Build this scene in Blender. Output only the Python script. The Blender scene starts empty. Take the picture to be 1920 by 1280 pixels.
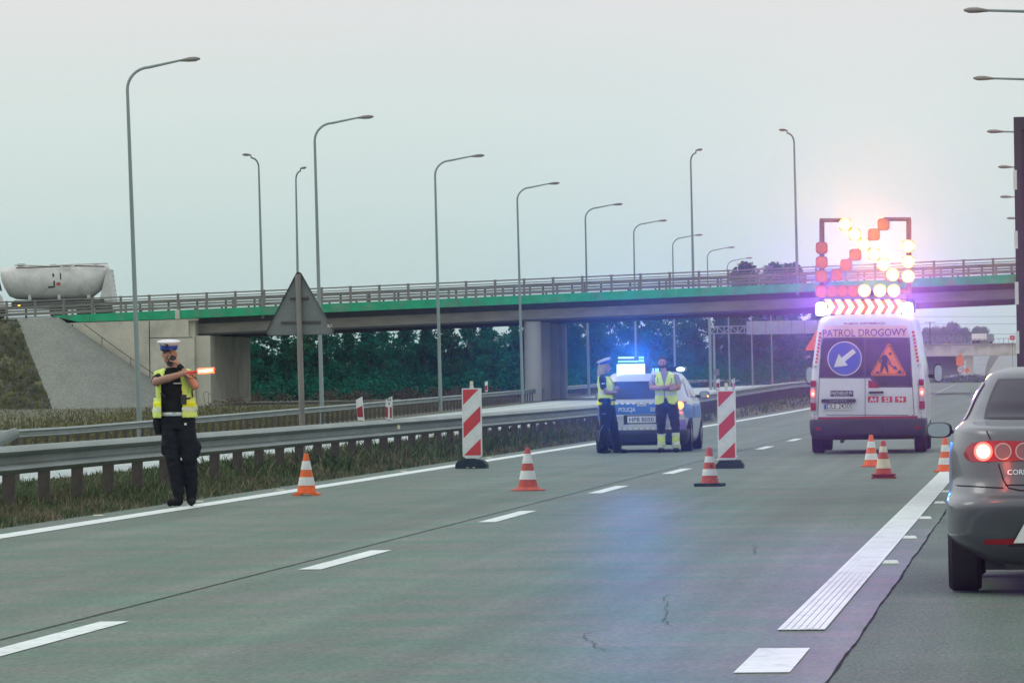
import bpy, bmesh, math, random
import numpy as np
from mathutils import Matrix, Vector
random.seed(7)
PI = math.pi
S = bpy.context.scene
C = S.collection

# ------------------------------------------------------------------ camera
FPX = 9700.0
cam_d = bpy.data.cameras.new('camera'); cam = bpy.data.objects.new('camera', cam_d); C.objects.link(cam)
cam_d.sensor_width = 36; cam_d.lens = 36 * FPX / 1920
cam_d.clip_start = 1; cam_d.clip_end = 20000
CAM = Vector((0, 0, 1.35))
MR = Matrix.Rotation(0.1017, 3, 'Z') @ Matrix.Rotation(PI / 2 + 0.00773, 3, 'X') @ Matrix.Rotation(-0.014, 3, 'Z')
cam.matrix_world = Matrix.Translation(CAM) @ MR.to_4x4()
S.camera = cam

def ray(px, py):
    return MR @ Vector(((px - 960) / FPX, (640 - py) / FPX, -1))
def G(px, py, z=0.0):
    r = ray(px, py); t = (z - CAM.z) / r.z
    return CAM + r * t
def W(px, py, Y):
    r = ray(px, py); return CAM + r * (Y / r.y)

# ------------------------------------------------------------------ world, sun, exposure
S.view_settings.view_transform = 'Standard'; S.view_settings.look = 'None'
S.view_settings.exposure = 0.0; S.view_settings.gamma = 1.0
world = bpy.data.worlds.new("World"); S.world = world; world.use_nodes = True
nt = world.node_tree; nt.nodes.clear()
SUN_EL, SUN_AZ = math.radians(43), math.radians(-70)
out = nt.nodes.new('ShaderNodeOutputWorld')
bg1 = nt.nodes.new('ShaderNodeBackground'); bg2 = nt.nodes.new('ShaderNodeBackground')
sky = nt.nodes.new('ShaderNodeTexSky'); sky.sky_type = 'NISHITA'; sky.sun_disc = False
sky.sun_elevation = SUN_EL; sky.sun_rotation = SUN_AZ; sky.dust_density = 3
nt.links.new(sky.outputs[0], bg1.inputs[0]); bg1.inputs[1].default_value = 0.02
tc = nt.nodes.new('ShaderNodeTexCoord'); sep = nt.nodes.new('ShaderNodeSeparateXYZ')
nt.links.new(tc.outputs['Generated'], sep.inputs[0])
nz = nt.nodes.new('ShaderNodeTexNoise'); nz.inputs['Scale'].default_value = 6; nz.inputs['Detail'].default_value = 4
mp = nt.nodes.new('ShaderNodeMapping'); mp.inputs['Scale'].default_value = (1, 1, 5)
nt.links.new(tc.outputs['Generated'], mp.inputs[0]); nt.links.new(mp.outputs[0], nz.inputs['Vector'])
md = nt.nodes.new('ShaderNodeMath'); md.operation = 'MULTIPLY_ADD'
nt.links.new(nz.outputs[0], md.inputs[0]); md.inputs[1].default_value = 0.02
ad = nt.nodes.new('ShaderNodeMath'); ad.operation = 'SUBTRACT'; ad.inputs[1].default_value = 0.01
nt.links.new(sep.outputs[2], ad.inputs[0]); nt.links.new(ad.outputs[0], md.inputs[2])
rp = nt.nodes.new('ShaderNodeValToRGB'); nt.links.new(md.outputs[0], rp.inputs[0])
cr = rp.color_ramp
cr.elements[0].position = 0.0; cr.elements[0].color = (0.47, 0.62, 0.635, 1)
cr.elements[1].position = 1.0; cr.elements[1].color = (0.86, 0.92, 0.92, 1)
for p, c in ((0.025, (0.545, 0.69, 0.68, 1)), (0.05, (0.63, 0.73, 0.715, 1)), (0.075, (0.71, 0.715, 0.72, 1)), (0.3, (0.80, 0.86, 0.86, 1))):
    e = cr.elements.new(p); e.color = c
nt.links.new(rp.outputs[0], bg2.inputs[0]); bg2.inputs[1].default_value = 0.97
addsh = nt.nodes.new('ShaderNodeAddShader')
nt.links.new(bg1.outputs[0], addsh.inputs[0]); nt.links.new(bg2.outputs[0], addsh.inputs[1])
nt.links.new(addsh.outputs[0], out.inputs[0])
sl = bpy.data.lights.new('sun', 'SUN'); sl.energy = 0.5; sl.angle = math.radians(25); sl.color = (1, .96, .9)
so = bpy.data.objects.new('sun', sl); C.objects.link(so)
so.rotation_euler = (PI / 2 - SUN_EL, 0, PI - SUN_AZ)

# ------------------------------------------------------------------ materials
MATS = {}
def mat(name, col, rough=0.7, metal=0.0, var=0.12, scale=3.0, bump=0.0, bscale=40.0, emit=None, estr=0.0,
        streak=0.0, grain=0.0, gscale=60.0, coat=0.0, rand=0.0, spec=0.5, col2=None, c2scale=0.6, c2lo=0.5, c2hi=0.65, stretch=None):
    if name in MATS: return MATS[name]
    m = bpy.data.materials.new(name); m.use_nodes = True; n = m.node_tree; L = n.links
    b = n.nodes['Principled BSDF']
    b.inputs['Roughness'].default_value = rough; b.inputs['Metallic'].default_value = metal
    b.inputs['Coat Weight'].default_value = coat; b.inputs['Specular IOR Level'].default_value = spec
    t = n.nodes.new('ShaderNodeTexCoord'); vec = t.outputs['Object']
    if stretch:
        mm = n.nodes.new('ShaderNodeMapping'); mm.inputs['Scale'].default_value = stretch
        L.new(vec, mm.inputs[0]); vec = mm.outputs[0]
    base = None
    rgb = n.nodes.new('ShaderNodeRGB'); rgb.outputs[0].default_value = (*col, 1); cur = rgb.outputs[0]
    def noise(sc, det=4):
        x = n.nodes.new('ShaderNodeTexNoise'); x.inputs['Scale'].default_value = sc; x.inputs['Detail'].default_value = det
        L.new(vec, x.inputs['Vector']); return x.outputs[0]
    def mulby(cur, fac_socket, amt):
        mr = n.nodes.new('ShaderNodeMapRange'); mr.inputs[1].default_value = 0.3; mr.inputs[2].default_value = 0.7
        mr.inputs[3].default_value = 1 - amt; mr.inputs[4].default_value = 1 + amt
        L.new(fac_socket, mr.inputs[0])
        v = n.nodes.new('ShaderNodeVectorMath'); v.operation = 'SCALE'
        L.new(cur, v.inputs[0]); L.new(mr.outputs[0], v.inputs[3]); return v.outputs[0]
    if col2:
        mr = n.nodes.new('ShaderNodeMapRange'); mr.inputs[1].default_value = c2lo; mr.inputs[2].default_value = c2hi
        L.new(noise(c2scale, 6), mr.inputs[0])
        mx = n.nodes.new('ShaderNodeMix'); mx.data_type = 'RGBA'
        L.new(mr.outputs[0], mx.inputs[0]); L.new(cur, mx.inputs[6]); mx.inputs[7].default_value = (*col2, 1); cur = mx.outputs[2]
    if var: cur = mulby(cur, noise(scale), var)
    if grain: cur = mulby(cur, noise(gscale, 2), grain)
    if streak:      # long tyre and oil streaks along the driving direction, and across-lane wear
        for sc_, am in (((1.1, .012, 1), streak), ((4.5, .05, 1), streak*.6)):
            m2 = n.nodes.new('ShaderNodeMapping'); m2.inputs['Scale'].default_value = sc_; L.new(t.outputs['Object'], m2.inputs[0])
            x = n.nodes.new('ShaderNodeTexNoise'); x.inputs['Scale'].default_value = 1.0; x.inputs['Detail'].default_value = 3; L.new(m2.outputs[0], x.inputs['Vector'])
            cur = mulby(cur, x.outputs[0], am)
    if rand:
        oi = n.nodes.new('ShaderNodeObjectInfo')
        mr = n.nodes.new('ShaderNodeMapRange'); mr.inputs[3].default_value = 1 - rand; mr.inputs[4].default_value = 1 + rand
        L.new(oi.outputs['Random'], mr.inputs[0])
        v = n.nodes.new('ShaderNodeVectorMath'); v.operation = 'SCALE'; L.new(cur, v.inputs[0]); L.new(mr.outputs[0], v.inputs[3]); cur = v.outputs[0]
    L.new(cur, b.inputs['Base Color'])
    if bump:
        bp = n.nodes.new('ShaderNodeBump'); bp.inputs['Strength'].default_value = bump; bp.inputs['Distance'].default_value = 0.02
        L.new(noise(bscale), bp.inputs['Height']); L.new(bp.outputs[0], b.inputs['Normal'])
    if emit:
        b.inputs['Emission Color'].default_value = (*emit, 1); b.inputs['Emission Strength'].default_value = estr
    MATS[name] = m; return m

M_ROAD = mat('road_concrete', (.098, .165, .124), .6, var=.10, scale=.35, grain=.38, gscale=40, bump=.3, bscale=60, col2=(.145, .165, .142), c2scale=1.1, c2lo=.4, c2hi=.6, spec=.2, streak=.13)
M_ROAD2 = mat('pale_concrete', (.42, .48, .46), .8, var=.10, scale=.3, grain=.1, gscale=6, col2=(.37, .42, .41), c2scale=.2)
M_PAINT = mat('road_paint', (.72, .78, .76), .6, var=.08, scale=2, grain=.08, gscale=30, col2=(.50, .55, .53), c2scale=7, c2lo=.56, c2hi=.68)
M_CRACK = mat('fine_crack', (.06, .08, .07), .8)
M_JOINT = mat('joint_tar', (.018, .022, .022), .9, spec=.05, var=.3, scale=5)
M_GROUND = mat('meadow', (.095, .10, .07), .95, var=.3, scale=.5, grain=.3, gscale=5, col2=(.13, .12, .05), c2scale=.25)
M_HILL = mat('hill_grass', (.10, .14, .11), .95, var=.2, scale=.05)
M_GRASS = mat('verge_grass', (.075, .115, .058), .9, spec=.1, var=.4, scale=1.2, grain=.35, gscale=20, col2=(.19, .155, .105), c2scale=.8)
M_WEED = mat('weeds', (.10, .105, .04), .9, var=.4, scale=.4, col2=(.17, .145, .04), c2scale=.35)
M_EMB = mat('embankment_grass', (.065, .07, .05), .95, var=.35, scale=.5, grain=.35, gscale=3, col2=(.13, .12, .05), c2scale=.5, c2lo=.55)
M_PAVE = mat('paved_slope', (.225, .232, .205), .9, var=.1, scale=.6, grain=.25, gscale=8)
M_CONC = mat('concrete', (.60, .57, .46), .85, var=.1, scale=.5, grain=.06, gscale=8, col2=(.45, .43, .35), c2scale=.4)
M_CONC2 = mat('pier_concrete', (.42, .42, .40), .85, var=.08, scale=.5)
M_BEAM = mat('girder_brown', (.34, .315, .27), .8, var=.15, scale=.8, stretch=(1, 1, 3))
M_SHADEC = mat('underdeck_shade', (.09, .095, .09), .9)  # darkened concrete, shade below the deck is put into its colour
M_GREEN = mat('fascia_green', (.004, .40, .18), .6, var=.18, scale=1.2, col2=(.09, .30, .18), c2scale=.8)
M_GALV = mat('galvanised_steel', (.245, .28, .265), .6, .3, var=.15, scale=2, grain=.08, gscale=12, stretch=(1, .3, 1))
M_GALVD = mat('weathered_steel', (.25, .235, .21), .6, .4, var=.15, scale=1.5)
M_POSTD = mat('post_steel', (.10, .085, .075), .7, .3, var=.25, scale=6)
M_POLE = mat('lamp_pole_steel', (.27, .33, .31), .55, .5, var=.12, scale=.8, stretch=(1, 1, .2))
M_LEAF = mat('tree_leaf', (.004, .105, .064), .95, var=.35, scale=.3, rand=.3, spec=.05)
M_LEAFB = mat('mixed_leaf', (.018, .105, .045), .95, var=.4, scale=.3, rand=.3, spec=.05)
M_LEAF2 = mat('hazy_leaf', (.10, .145, .155), .85, var=.3, scale=.3, rand=.2)  # bluish distance haze is mixed into this leaf colour
M_BARK = mat('bark', (.06, .055, .045), .95)
M_ORANGE = mat('cone_orange', (.85, .16, .035), .6, var=.12, scale=9, grain=.1, gscale=40)
M_ORANGE2 = mat('cone_worn_red', (.55, .09, .04), .65, var=.2, scale=9, grain=.12, gscale=40)
M_WHITE = mat('reflective_white', (.74, .76, .72), .5, var=.08, scale=9, grain=.06, gscale=50)
M_CREAMW = mat('worn_cream', (.72, .66, .48), .55, var=.12, scale=12)
M_RED = mat('reflective_red', (.62, .05, .035), .5, var=.08, scale=8)
M_DRED = mat('dark_red', (.33, .03, .04), .5)
M_RUB = mat('black_rubber', (.018, .035, .033), .8, var=.2, scale=10, bump=.2)
M_TYRE = mat('tyre', (.02, .022, .023), .85, bump=.2)
M_SIGNB = mat('sign_back', (.20, .225, .21), .6, .3, var=.08, scale=3, grain=.12, gscale=30)
M_NAVY = mat('navy_cloth', (.006, .009, .015), .9, var=.25, scale=9, bump=.4, bscale=22)
M_BLACK = mat('black_cloth', (.006, .008, .011), .9, var=.25, scale=12, bump=.4, bscale=22)
M_SKIN = mat('skin', (.42, .23, .16), .6, var=.08, scale=12)
M_SKIN2 = mat('cool_skin', (.34, .25, .27), .6, var=.08, scale=12)
M_HIVIS = mat('hi_vis_yellow', (.74, .90, .20), .7, var=.1, scale=6, bump=.3, bscale=20)
M_HIVISG = mat('hi_vis_reflective', (.72, .80, .56), .5, var=.06, scale=6)
M_HIVISB = mat('hi_vis_bright', (.88, .92, .02), .6)
M_CAPW = mat('cap_white', (.74, .72, .76), .6)
M_CAPB = mat('cap_blue', (.02, .08, .45), .5)
M_GREY = mat('grey_shirt', (.30, .29, .32), .85, var=.1, scale=8, bump=.3, bscale=20)
M_HAIRB = mat('blond_hair', (.42, .36, .26), .7, grain=.3, gscale=60)
M_HAIRD = mat('dark_hair', (.03, .022, .02), .8, grain=.3, gscale=80)
M_WPAINT = mat('white_paint', (.66, .68, .70), .3, coat=.5, var=.04, scale=2, grain=.03, gscale=15)
M_SILVER = mat('silver_paint', (.46, .49, .53), .3, .2, coat=.5, var=.04, scale=2)
M_GREYP = mat('grey_metallic_paint', (.105, .122, .128), .36, .45, coat=.4, var=.06, scale=3, grain=.08, gscale=120)
M_PBLUE = mat('livery_blue', (.01, .14, .50), .4, coat=.4)
M_PLAST = mat('dark_plastic', (.03, .036, .042), .6, var=.15, scale=8)
M_GLASS = mat('tinted_glass', (.012, .018, .024), .05, spec=.35)
M_GLASSB = mat('van_glass', (.025, .03, .045), .12, spec=.3)
M_CHROME = mat('chrome', (.6, .6, .62), .15, 1.0)
M_SBLUE = mat('sign_blue', (.01, .09, .48), .5)
M_SORA = mat('sign_orange', (.95, .22, .03), .45, emit=(1, .2, .02), estr=.0)
M_INK = mat('ink', (.02, .02, .03), .6)
M_INKP = mat('ink_purple', (.14, .03, .20), .6)
M_LENSR = mat('red_lens', (.36, .012, .01), .25, coat=.3, spec=.3)
M_LENSO = mat('orange_lens', (.85, .20, .03), .3, coat=.6)
M_LENSC = mat('clear_lens', (.55, .35, .33), .2, coat=1)
M_TARP = mat('dark_tarpaulin', (.012, .03, .05), .6, var=.2, scale=1, bump=.4, bscale=3)
M_TANK = mat('tank_paint', (.62, .615, .58), .45, var=.10, scale=1.2, grain=.06, gscale=4, col2=(.55, .54, .50), c2scale=.9)
def emat(name, col, s):
    return mat(name, (.1, .1, .1), .5, var=0, emit=col, estr=s)
E_AMB = emat('lit_amber_lamp', (1, .90, .50), 1.7)
E_AMBR = emat('lit_amber_rim', (1, .52, .10), 2.2)
E_BLUE = emat('lit_blue_beacon', (.30, .55, 1), 9)
E_VIO = emat('lit_violet_beacon', (.80, .72, 1), 6)
E_RED = emat('lit_brake_lamp', (1, .10, .06), 3)
E_REDC = emat('lit_brake_core', (1, .75, .66), 1.6)
E_ORA = emat('lit_indicator', (1, .36, .08), 2.6)
E_WAND = emat('lit_wand', (1, .82, .66), 1.6)
E_WANDR = emat('lit_wand_edge', (1, .20, .07), 2.0)
E_DOT = emat('lit_marker', (1, .6, .05), 2.5)
E_LED = emat('lit_led_matrix', (.50, .76, 1), 2.2)
E_LEDS = emat('lit_led_small', (.25, .62, 1), 2.0)

# ------------------------------------------------------------------ mesh builder
class B:
    def __init__(s): s.v = []; s.f = []; s.m = []; s.mats = []; s.cur = 0; s.T = None; s.sm = None
    def use(s, m):
        if m not in s.mats: s.mats.append(m)
        s.cur = s.mats.index(m); return s
    def add(s, vs, fs):
        o = len(s.v)
        if s.T is not None: vs = [tuple(s.T @ Vector(v)) for v in vs]
        s.v += [tuple(v) for v in vs]; s.f += [tuple(i + o for i in f) for f in fs]; s.m += [s.cur] * len(fs)
        return s
    def box(s, x0, x1, y0, y1, z0, z1):
        return s.add([(x0,y0,z0),(x1,y0,z0),(x1,y1,z0),(x0,y1,z0),(x0,y0,z1),(x1,y0,z1),(x1,y1,z1),(x0,y1,z1)],
              [(0,3,2,1),(4,5,6,7),(0,1,5,4),(1,2,6,5),(2,3,7,6),(3,0,4,7)])
    def bevbox(s, x0, x1, y0, y1, z0, z1, b):
        # box with chamfered vertical and horizontal edges on the xz outline
        pts = [(x0+b,z0),(x1-b,z0),(x1,z0+b),(x1,z1-b),(x1-b,z1),(x0+b,z1),(x0,z1-b),(x0,z0+b)]
        return s.prism(pts, y0, y1)
    def prism(s, pts, y0, y1):
        n = len(pts)
        vs = [(p[0], y0, p[1]) for p in pts] + [(p[0], y1, p[1]) for p in pts]
        fs = [tuple(range(n)), tuple(range(2*n-1, n-1, -1))] + [(i, i+n, (i+1) % n + n, (i+1) % n) for i in range(n)]
        return s.add(vs, fs)
    def cyl(s, p0, p1, r0, r1=None, n=12, cap=True):
        r1 = r0 if r1 is None else r1
        return s.tube([p0, p1], [r0, r1], n, cap)
    def tube(s, ps, rs, n=10, cap=True):
        ps = [Vector(p) for p in ps]
        if not isinstance(rs, (list, tuple)): rs = [rs] * len(ps)
        vs = []; fs = []; up = None
        for i, p in enumerate(ps):
            d = (ps[min(i+1, len(ps)-1)] - ps[max(i-1, 0)]).normalized()
            if up is None: up = Vector((0, 0, 1)) if abs(d.z) < .9 else Vector((1, 0, 0))
            a = d.cross(up).normalized(); b = a.cross(d).normalized(); up = b
            for k in range(n):
                t = 2*PI*k/n; vs.append(p + (a*math.cos(t) + b*math.sin(t))*rs[i])
        for i in range(len(ps)-1):
            for k in range(n):
                fs.append((i*n+k, i*n+(k+1) % n, (i+1)*n+(k+1) % n, (i+1)*n+k))
        if cap:
            fs.append(tuple(range(n-1, -1, -1))); fs.append(tuple((len(ps)-1)*n+k for k in range(n)))
        return s.add(vs, fs)
    def lathe(s, prof, n=20, c=(0, 0, 0), matf=None, sy=1.0):
        # prof list (r,z); matf(i)-> material for segment i
        for i in range(len(prof)-1):
            if matf: s.use(matf(i))
            vs = []
            for r, z in prof[i:i+2]:
                for k in range(n):
                    t = 2*PI*k/n; vs.append((c[0]+r*math.cos(t), c[1]+sy*r*math.sin(t), c[2]+z))
            s.add(vs, [(k, (k+1) % n, n+(k+1) % n, n+k) for k in range(n)])
        return s
    def disc(s, c, r, y, n=20, rz=None):
        rz = rz or r
        return s.add([(c[0]+r*math.cos(2*PI*k/n), y, c[1]+rz*math.sin(2*PI*k/n)) for k in range(n)], [tuple(range(n))])
    def ell(s, c, r, nu=12, nv=8, T=None):
        vs = []; fs = []
        for j in range(1, nv):
            ph = PI*j/nv
            for i in range(nu):
                t = 2*PI*i/nu; vs.append((r[0]*math.sin(ph)*math.cos(t), r[1]*math.sin(ph)*math.sin(t), r[2]*math.cos(ph)))
        vs.append((0, 0, r[2])); vs.append((0, 0, -r[2])); a = len(vs)-2
        for j in range(nv-2):
            for i in range(nu):
                fs.append((j*nu+i, (j+1)*nu+i, (j+1)*nu+(i+1) % nu, j*nu+(i+1) % nu))
        for i in range(nu):
            fs.append((a, i, (i+1) % nu)); fs.append((a+1, (nv-2)*nu+(i+1) % nu, (nv-2)*nu+i))
        if T: vs = [T @ Vector(v) for v in vs]
        return s.add([(v[0]+c[0], v[1]+c[1], v[2]+c[2]) for v in vs], fs)
    def loft(s, rings, cap=True):
        n = len(rings[0]); vs = [p for r in rings for p in r]; fs = []
        for i in range(len(rings)-1):
            for k in range(n): fs.append((i*n+k, i*n+(k+1) % n, (i+1)*n+(k+1) % n, (i+1)*n+k))
        if cap: fs.append(tuple(range(n-1, -1, -1))); fs.append(tuple((len(rings)-1)*n+k for k in range(n)))
        return s.add(vs, fs)
    def sweep(s, path, prof, cap=True):
        # path: points; prof: (offset to the right of travel, z)
        ps = [Vector(p) for p in path]; rings = []
        for i, p in enumerate(ps):
            d = ps[min(i+1, len(ps)-1)] - ps[max(i-1, 0)]; d.z = 0; d.normalize(); a = Vector((d.y, -d.x, 0))
            rings.append([p + a*o + Vector((0, 0, z)) for o, z in prof])
        return s.loft(rings, cap)
    def text(s, txt, size, cx, cz, fn, align='CENTER', bold=0.0, sx=1.0, width=None):
        v, f = text_geo(txt, bold)
        xs = [p[0] for p in v]; w = (max(xs)-min(xs)) or 1; x0 = min(xs)
        zs = [p[1] for p in v]; h = max(zs)-min(zs); z0 = min(zs)
        k = size / 0.70
        kx = width / w if width else k*sx
        ox = {'CENTER': -w/2, 'LEFT': 0}[align]
        return s.add([fn(cx + (p[0]-x0+ox)*kx, cz + p[1]*k) for p in v], f)
    def build(s, name, parent=None, loc=None, smooth=None, mats=None):
        me = bpy.data.meshes.new(name); me.from_pydata(s.v, [], s.f)
        for m in s.mats: me.materials.append(m)
        me.polygons.foreach_set('material_index', s.m); me.update()
        if smooth is None: smooth = s.sm
        if smooth is not None:
            me.polygons.foreach_set('use_smooth', [True]*len(me.polygons)); me.set_sharp_from_angle(angle=math.radians(smooth))
        o = bpy.data.objects.new(name, me); C.objects.link(o)
        if parent: o.parent = parent
        if loc: o.location = loc
        return o
_tc = {}
def text_geo(txt, bold=0.0):
    if (txt, bold) in _tc: return _tc[(txt, bold)]
    cu = bpy.data.curves.new('lettering', 'FONT'); cu.body = txt; cu.size = 1.0; cu.offset = bold; cu.resolution_u = 3
    o = bpy.data.objects.new('lettering', cu); me = o.to_mesh()
    v = [(p.co.x, p.co.y) for p in me.vertices]; f = [tuple(p.vertices) for p in me.polygons]
    o.to_mesh_clear(); bpy.data.objects.remove(o); bpy.data.curves.remove(cu)
    _tc[(txt, bold)] = (v, f); return v, f

def tag(o, label=None, cat=None, group=None, kind=None):
    if label: o['label'] = label
    if cat: o['category'] = cat
    if group: o['group'] = group
    if kind: o['kind'] = kind
    return o
def empty(name, loc=(0, 0, 0), rz=0.0, label=None, cat=None, group=None):
    o = bpy.data.objects.new(name, None); C.objects.link(o); o.location = loc; o.rotation_euler = (0, 0, rz)
    o.empty_display_size = .2
    return tag(o, label, cat, group)
def copy_tree(o, parent=None):
    c = o.copy(); C.objects.link(c)
    if parent: c.parent = parent
    for ch in [x for x in list(o.children)]: copy_tree(ch, c)
    return c
def struct(b, name, parent=None, smooth=None):
    o = b.build(name, parent, smooth=smooth)
    if not parent: o['kind'] = 'structure'
    return o
def light(kind, name, parent, loc, energy, col, size=.1, aim=None, spot=None, blend=.6):
    d = bpy.data.lights.new(name, kind); d.energy = energy; d.color = col; d.shadow_soft_size = size
    if spot: d.spot_size = spot; d.spot_blend = blend
    o = bpy.data.objects.new(name, d); C.objects.link(o); o.parent = parent; o.location = loc
    if aim: o.rotation_euler = Vector(aim).to_track_quat('-Z', 'Y').to_euler()
    return o

# ------------------------------------------------------------------ road geometry
def sh(D):           # sideways bend of the motorway
    if D < 120: return 0.0
    if D < 250: return -.0125*(D-120)**2/260
    return -.0125*(D-185)
def aopp(D): return max(-.9, min(.35, -.86 + .0043*(D-190)))
def hill(D): return max(0, D-1000)*.0088
def ramp(D):         # the median climbs gently beside the far curve
    t = max(0, min(1, (D-115)/150)); return .42*t*t*(3-2*t)
def gz(xr, D):
    h = hill(D)
    if xr > -9.95: return h
    a = aopp(D) if D < 1000 else 0
    if xr < -20: return h + a
    if xr < -14.5: return h + a*(-14.5-xr)/5.5
    # small berm in the median
    t = (xr + 9.95)/(-14.5+9.95); return h + (.06+(ramp(D) if D < 1000 else 0))*math.sin(PI*t)**.6 if 0 < t < 1 else h
DS = [-30, 0, 10, 20] + [25+5*i for i in range(60)] + [325+15*i for i in range(45)] + [1050+100*i for i in range(25)] + [3600]
def strip(b, xs, ds, dz=0.0):
    vs = []; n = len(xs)
    for D in ds:
        for x in xs: vs.append((x+sh(D), D, gz(x, D)+dz))
    fs = [(j*n+i, j*n+i+1, (j+1)*n+i+1, (j+1)*n+i) for j in range(len(ds)-1) for i in range(n-1)]
    return b.add(vs, fs)
XS = [-1500, -700, -300, -150, -90, -60, -45, -36, -34, -32.5, -26, -20, -17, -14.5, -13.6, -12.8, -12, -11.2, -10.5, -9.95, -5, 0, 6.5, 9, 20, 60, 300, 1500]
g = strip(B().use(M_GROUND), XS, DS)
ground = struct(g, 'ground')
r = strip(B().use(M_ROAD), [-9.93, -5, 0, 6.5], [d for d in DS if d <= 1050], .012)
road = struct(r, 'road')
r = strip(B().use(M_ROAD2), [-32.5, -26, -20, -17, -14.5], [d for d in DS if 20 <= d <= 1050], .012)
road_o = struct(r, 'opposite_road')
# far carriageways climbing the hill beyond the second overpass
r = B().use(mat('far_concrete', (.26, .29, .28), .9, var=.1, scale=.1))
def farstrip(b, pa, pb, w, d0=1060, d1=2900):
    vs = []; N = 24
    for i in range(N+1):
        D = d0+(d1-d0)*i/N; px = pa+(pb-pa)*(1-(1-i/N)**1.6)
        x = W(px, 700, D).x
        vs += [(x-w/2, D, gz(0, D)+.12), (x+w/2, D, gz(0, D)+.12)]
    b.add(vs, [(2*i, 2*i+1, 2*i+3, 2*i+2) for i in range(N)])
farstrip(r, 1812, 1852, 7.5); farstrip(r, 1893, 1903, 10)
struct(r, 'far_road')
hl = B().use(M_HILL)

# markings
mk = B().use(M_PAINT)
def line(b, xc, w, d0, d1, dz=.016, step=5):
    n = max(1, int((d1-d0)/step)); ds = [d0+(d1-d0)*i/n for i in range(n+1)]
    vs = []
    for D in ds: vs += [(xc-w/2+sh(D), D, hill(D)+dz), (xc+w/2+sh(D), D, hill(D)+dz)]
    b.add(vs, [(2*i, 2*i+1, 2*i+3, 2*i+2) for i in range(n)])
XE = G(320, 958).x; XL = G(650, 1052).x
line(mk, XE, .27, -20, 700)
k0 = G(560, 1071).y
for k in range(-3, 60):
    line(mk, XL, .17, k0+12*k, k0+12*k+4.1, step=2)
x1, x2 = G(1458, 1185).x, G(1548, 1185).x
d_s = G(1500, 1186).y
XT = (x1+x2)/2; WT = x2-x1
nb = 7
for i in range(nb):      # ribbed line: parallel raised ribs over a thinner base
    w = WT/nb
    line(mk, x1+w*(i+.5), w*.86, d_s, 300, dz=.020, step=4)
line(mk, XT, WT*.98, d_s, 300, dz=.0158, step=4)
line(mk, XT, WT, G(1440, 1266).y, G(1465, 1220).y, step=2); line(mk, XT, WT, G(1440, 1266).y-4, G(1440, 1266).y-2)
for D in range(315, 900, 12): line(mk, XT, .2, D, D+4)
line(mk, -17.2, .25, 60, 700, dz=0); line(mk, -30.5, .25, 100, 700, dz=0)
for i, v in enumerate(mk.v):
    if v[0]-sh(v[1]) < -15: mk.v[i] = (v[0], v[1], gz(v[0]-sh(v[1]), v[1])+.02)
struct(mk, 'lane_markings')
# joints and cracks
jt = B().use(M_JOINT)
XJ = G(640, 1039).x; XC = G(1663, 1123).x
line(jt, XJ, .014, -10, 260, dz=.0165)
def crack(b, pts, w):
    vs = []; 
    for i, (x, y) in enumerate(pts):
        ww = w*(.5+random.random())
        vs += [(x-ww/2, y, .0168), (x+ww/2, y, .0168)]
    b.add(vs, [(2*i, 2*i+1, 2*i+3, 2*i+2) for i in range(len(pts)-1)])
crack(jt, [(XC+.004*math.sin(i*.31)+.003*math.sin(i*.83+1), 18+i*.35) for i in range(250)], .014)
jt.use(M_CRACK)
for a, bb, w in (((1095, 1195), (1130, 1225), .006), ((1250, 1118), (1245, 1165), .006), ((1245, 1165), (1258, 1180), .005), ((1100, 1192), (1240, 1172), .006), ((1413, 1022), (1420, 1042), .007)):
    p, q = G(*a), G(*bb); n = 12
    b_pts = [(p.x+(q.x-p.x)*i/n+random.uniform(-.02, .02), p.y+(q.y-p.y)*i/n+random.uniform(-.12, .12)) for i in range(n+1)]
    crack(jt, b_pts, w)
struct(jt, 'road_joints')
M_ASPH = mat('shoulder_asphalt', (.122, .160, .138), .8, var=.12, scale=.5, grain=.5, gscale=55, bump=.5, bscale=70, col2=(.142, .160, .146), c2scale=1.4, spec=.15, streak=.08)
struct(strip(B().use(M_ASPH), [XC, 2.5, 6.5], [d for d in DS if d <= 1050], .0145), 'asphalt_lane')

# ------------------------------------------------------------------ road studs
def stud(loc, label, col):
    b = B().use(col)
    b.add([(-.06,-.05,0),(.06,-.05,0),(.06,.05,0),(-.06,.05,0),(-.045,-.025,.02),(.045,-.025,.02),(.045,.025,.02),(-.045,.025,.02)],
          [(4,5,6,7),(0,1,5,4),(1,2,6,5),(2,3,7,6),(3,0,4,7)])
    o = b.build('road_stud'); o.location = loc; tag(o, label, 'road stud', 'reflective studs along the edge lines')
near = ['on the left road edge, nearest the camera', 'on the left road edge just behind the officer with the wand', 'on the left road edge behind the leftmost cone',
        'on the left edge between leftmost cone and striped board', 'on the left road edge just right of the left striped board']
for (px, py), t in zip(((184, 968), (373, 942), (526, 920), (757, 885), (917, 859)), near):
    p = G(px, py); stud((p.x, p.y, .0), 'small flat pale stud ' + t, M_CREAMW)
far_l = ['nearest the camera', 'second from the camera', 'third from the camera', 'fourth from the camera', 'farthest, beside the grey car bumper']
for (px, py), t in zip(((1670, 1058), (1706, 1011), (1735, 974), (1762, 945), (1775, 924)), far_l):
    p = G(px, py); stud((p.x, p.y, .012), 'small white stud right of the ribbed line, ' + t, M_WHITE)

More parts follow.
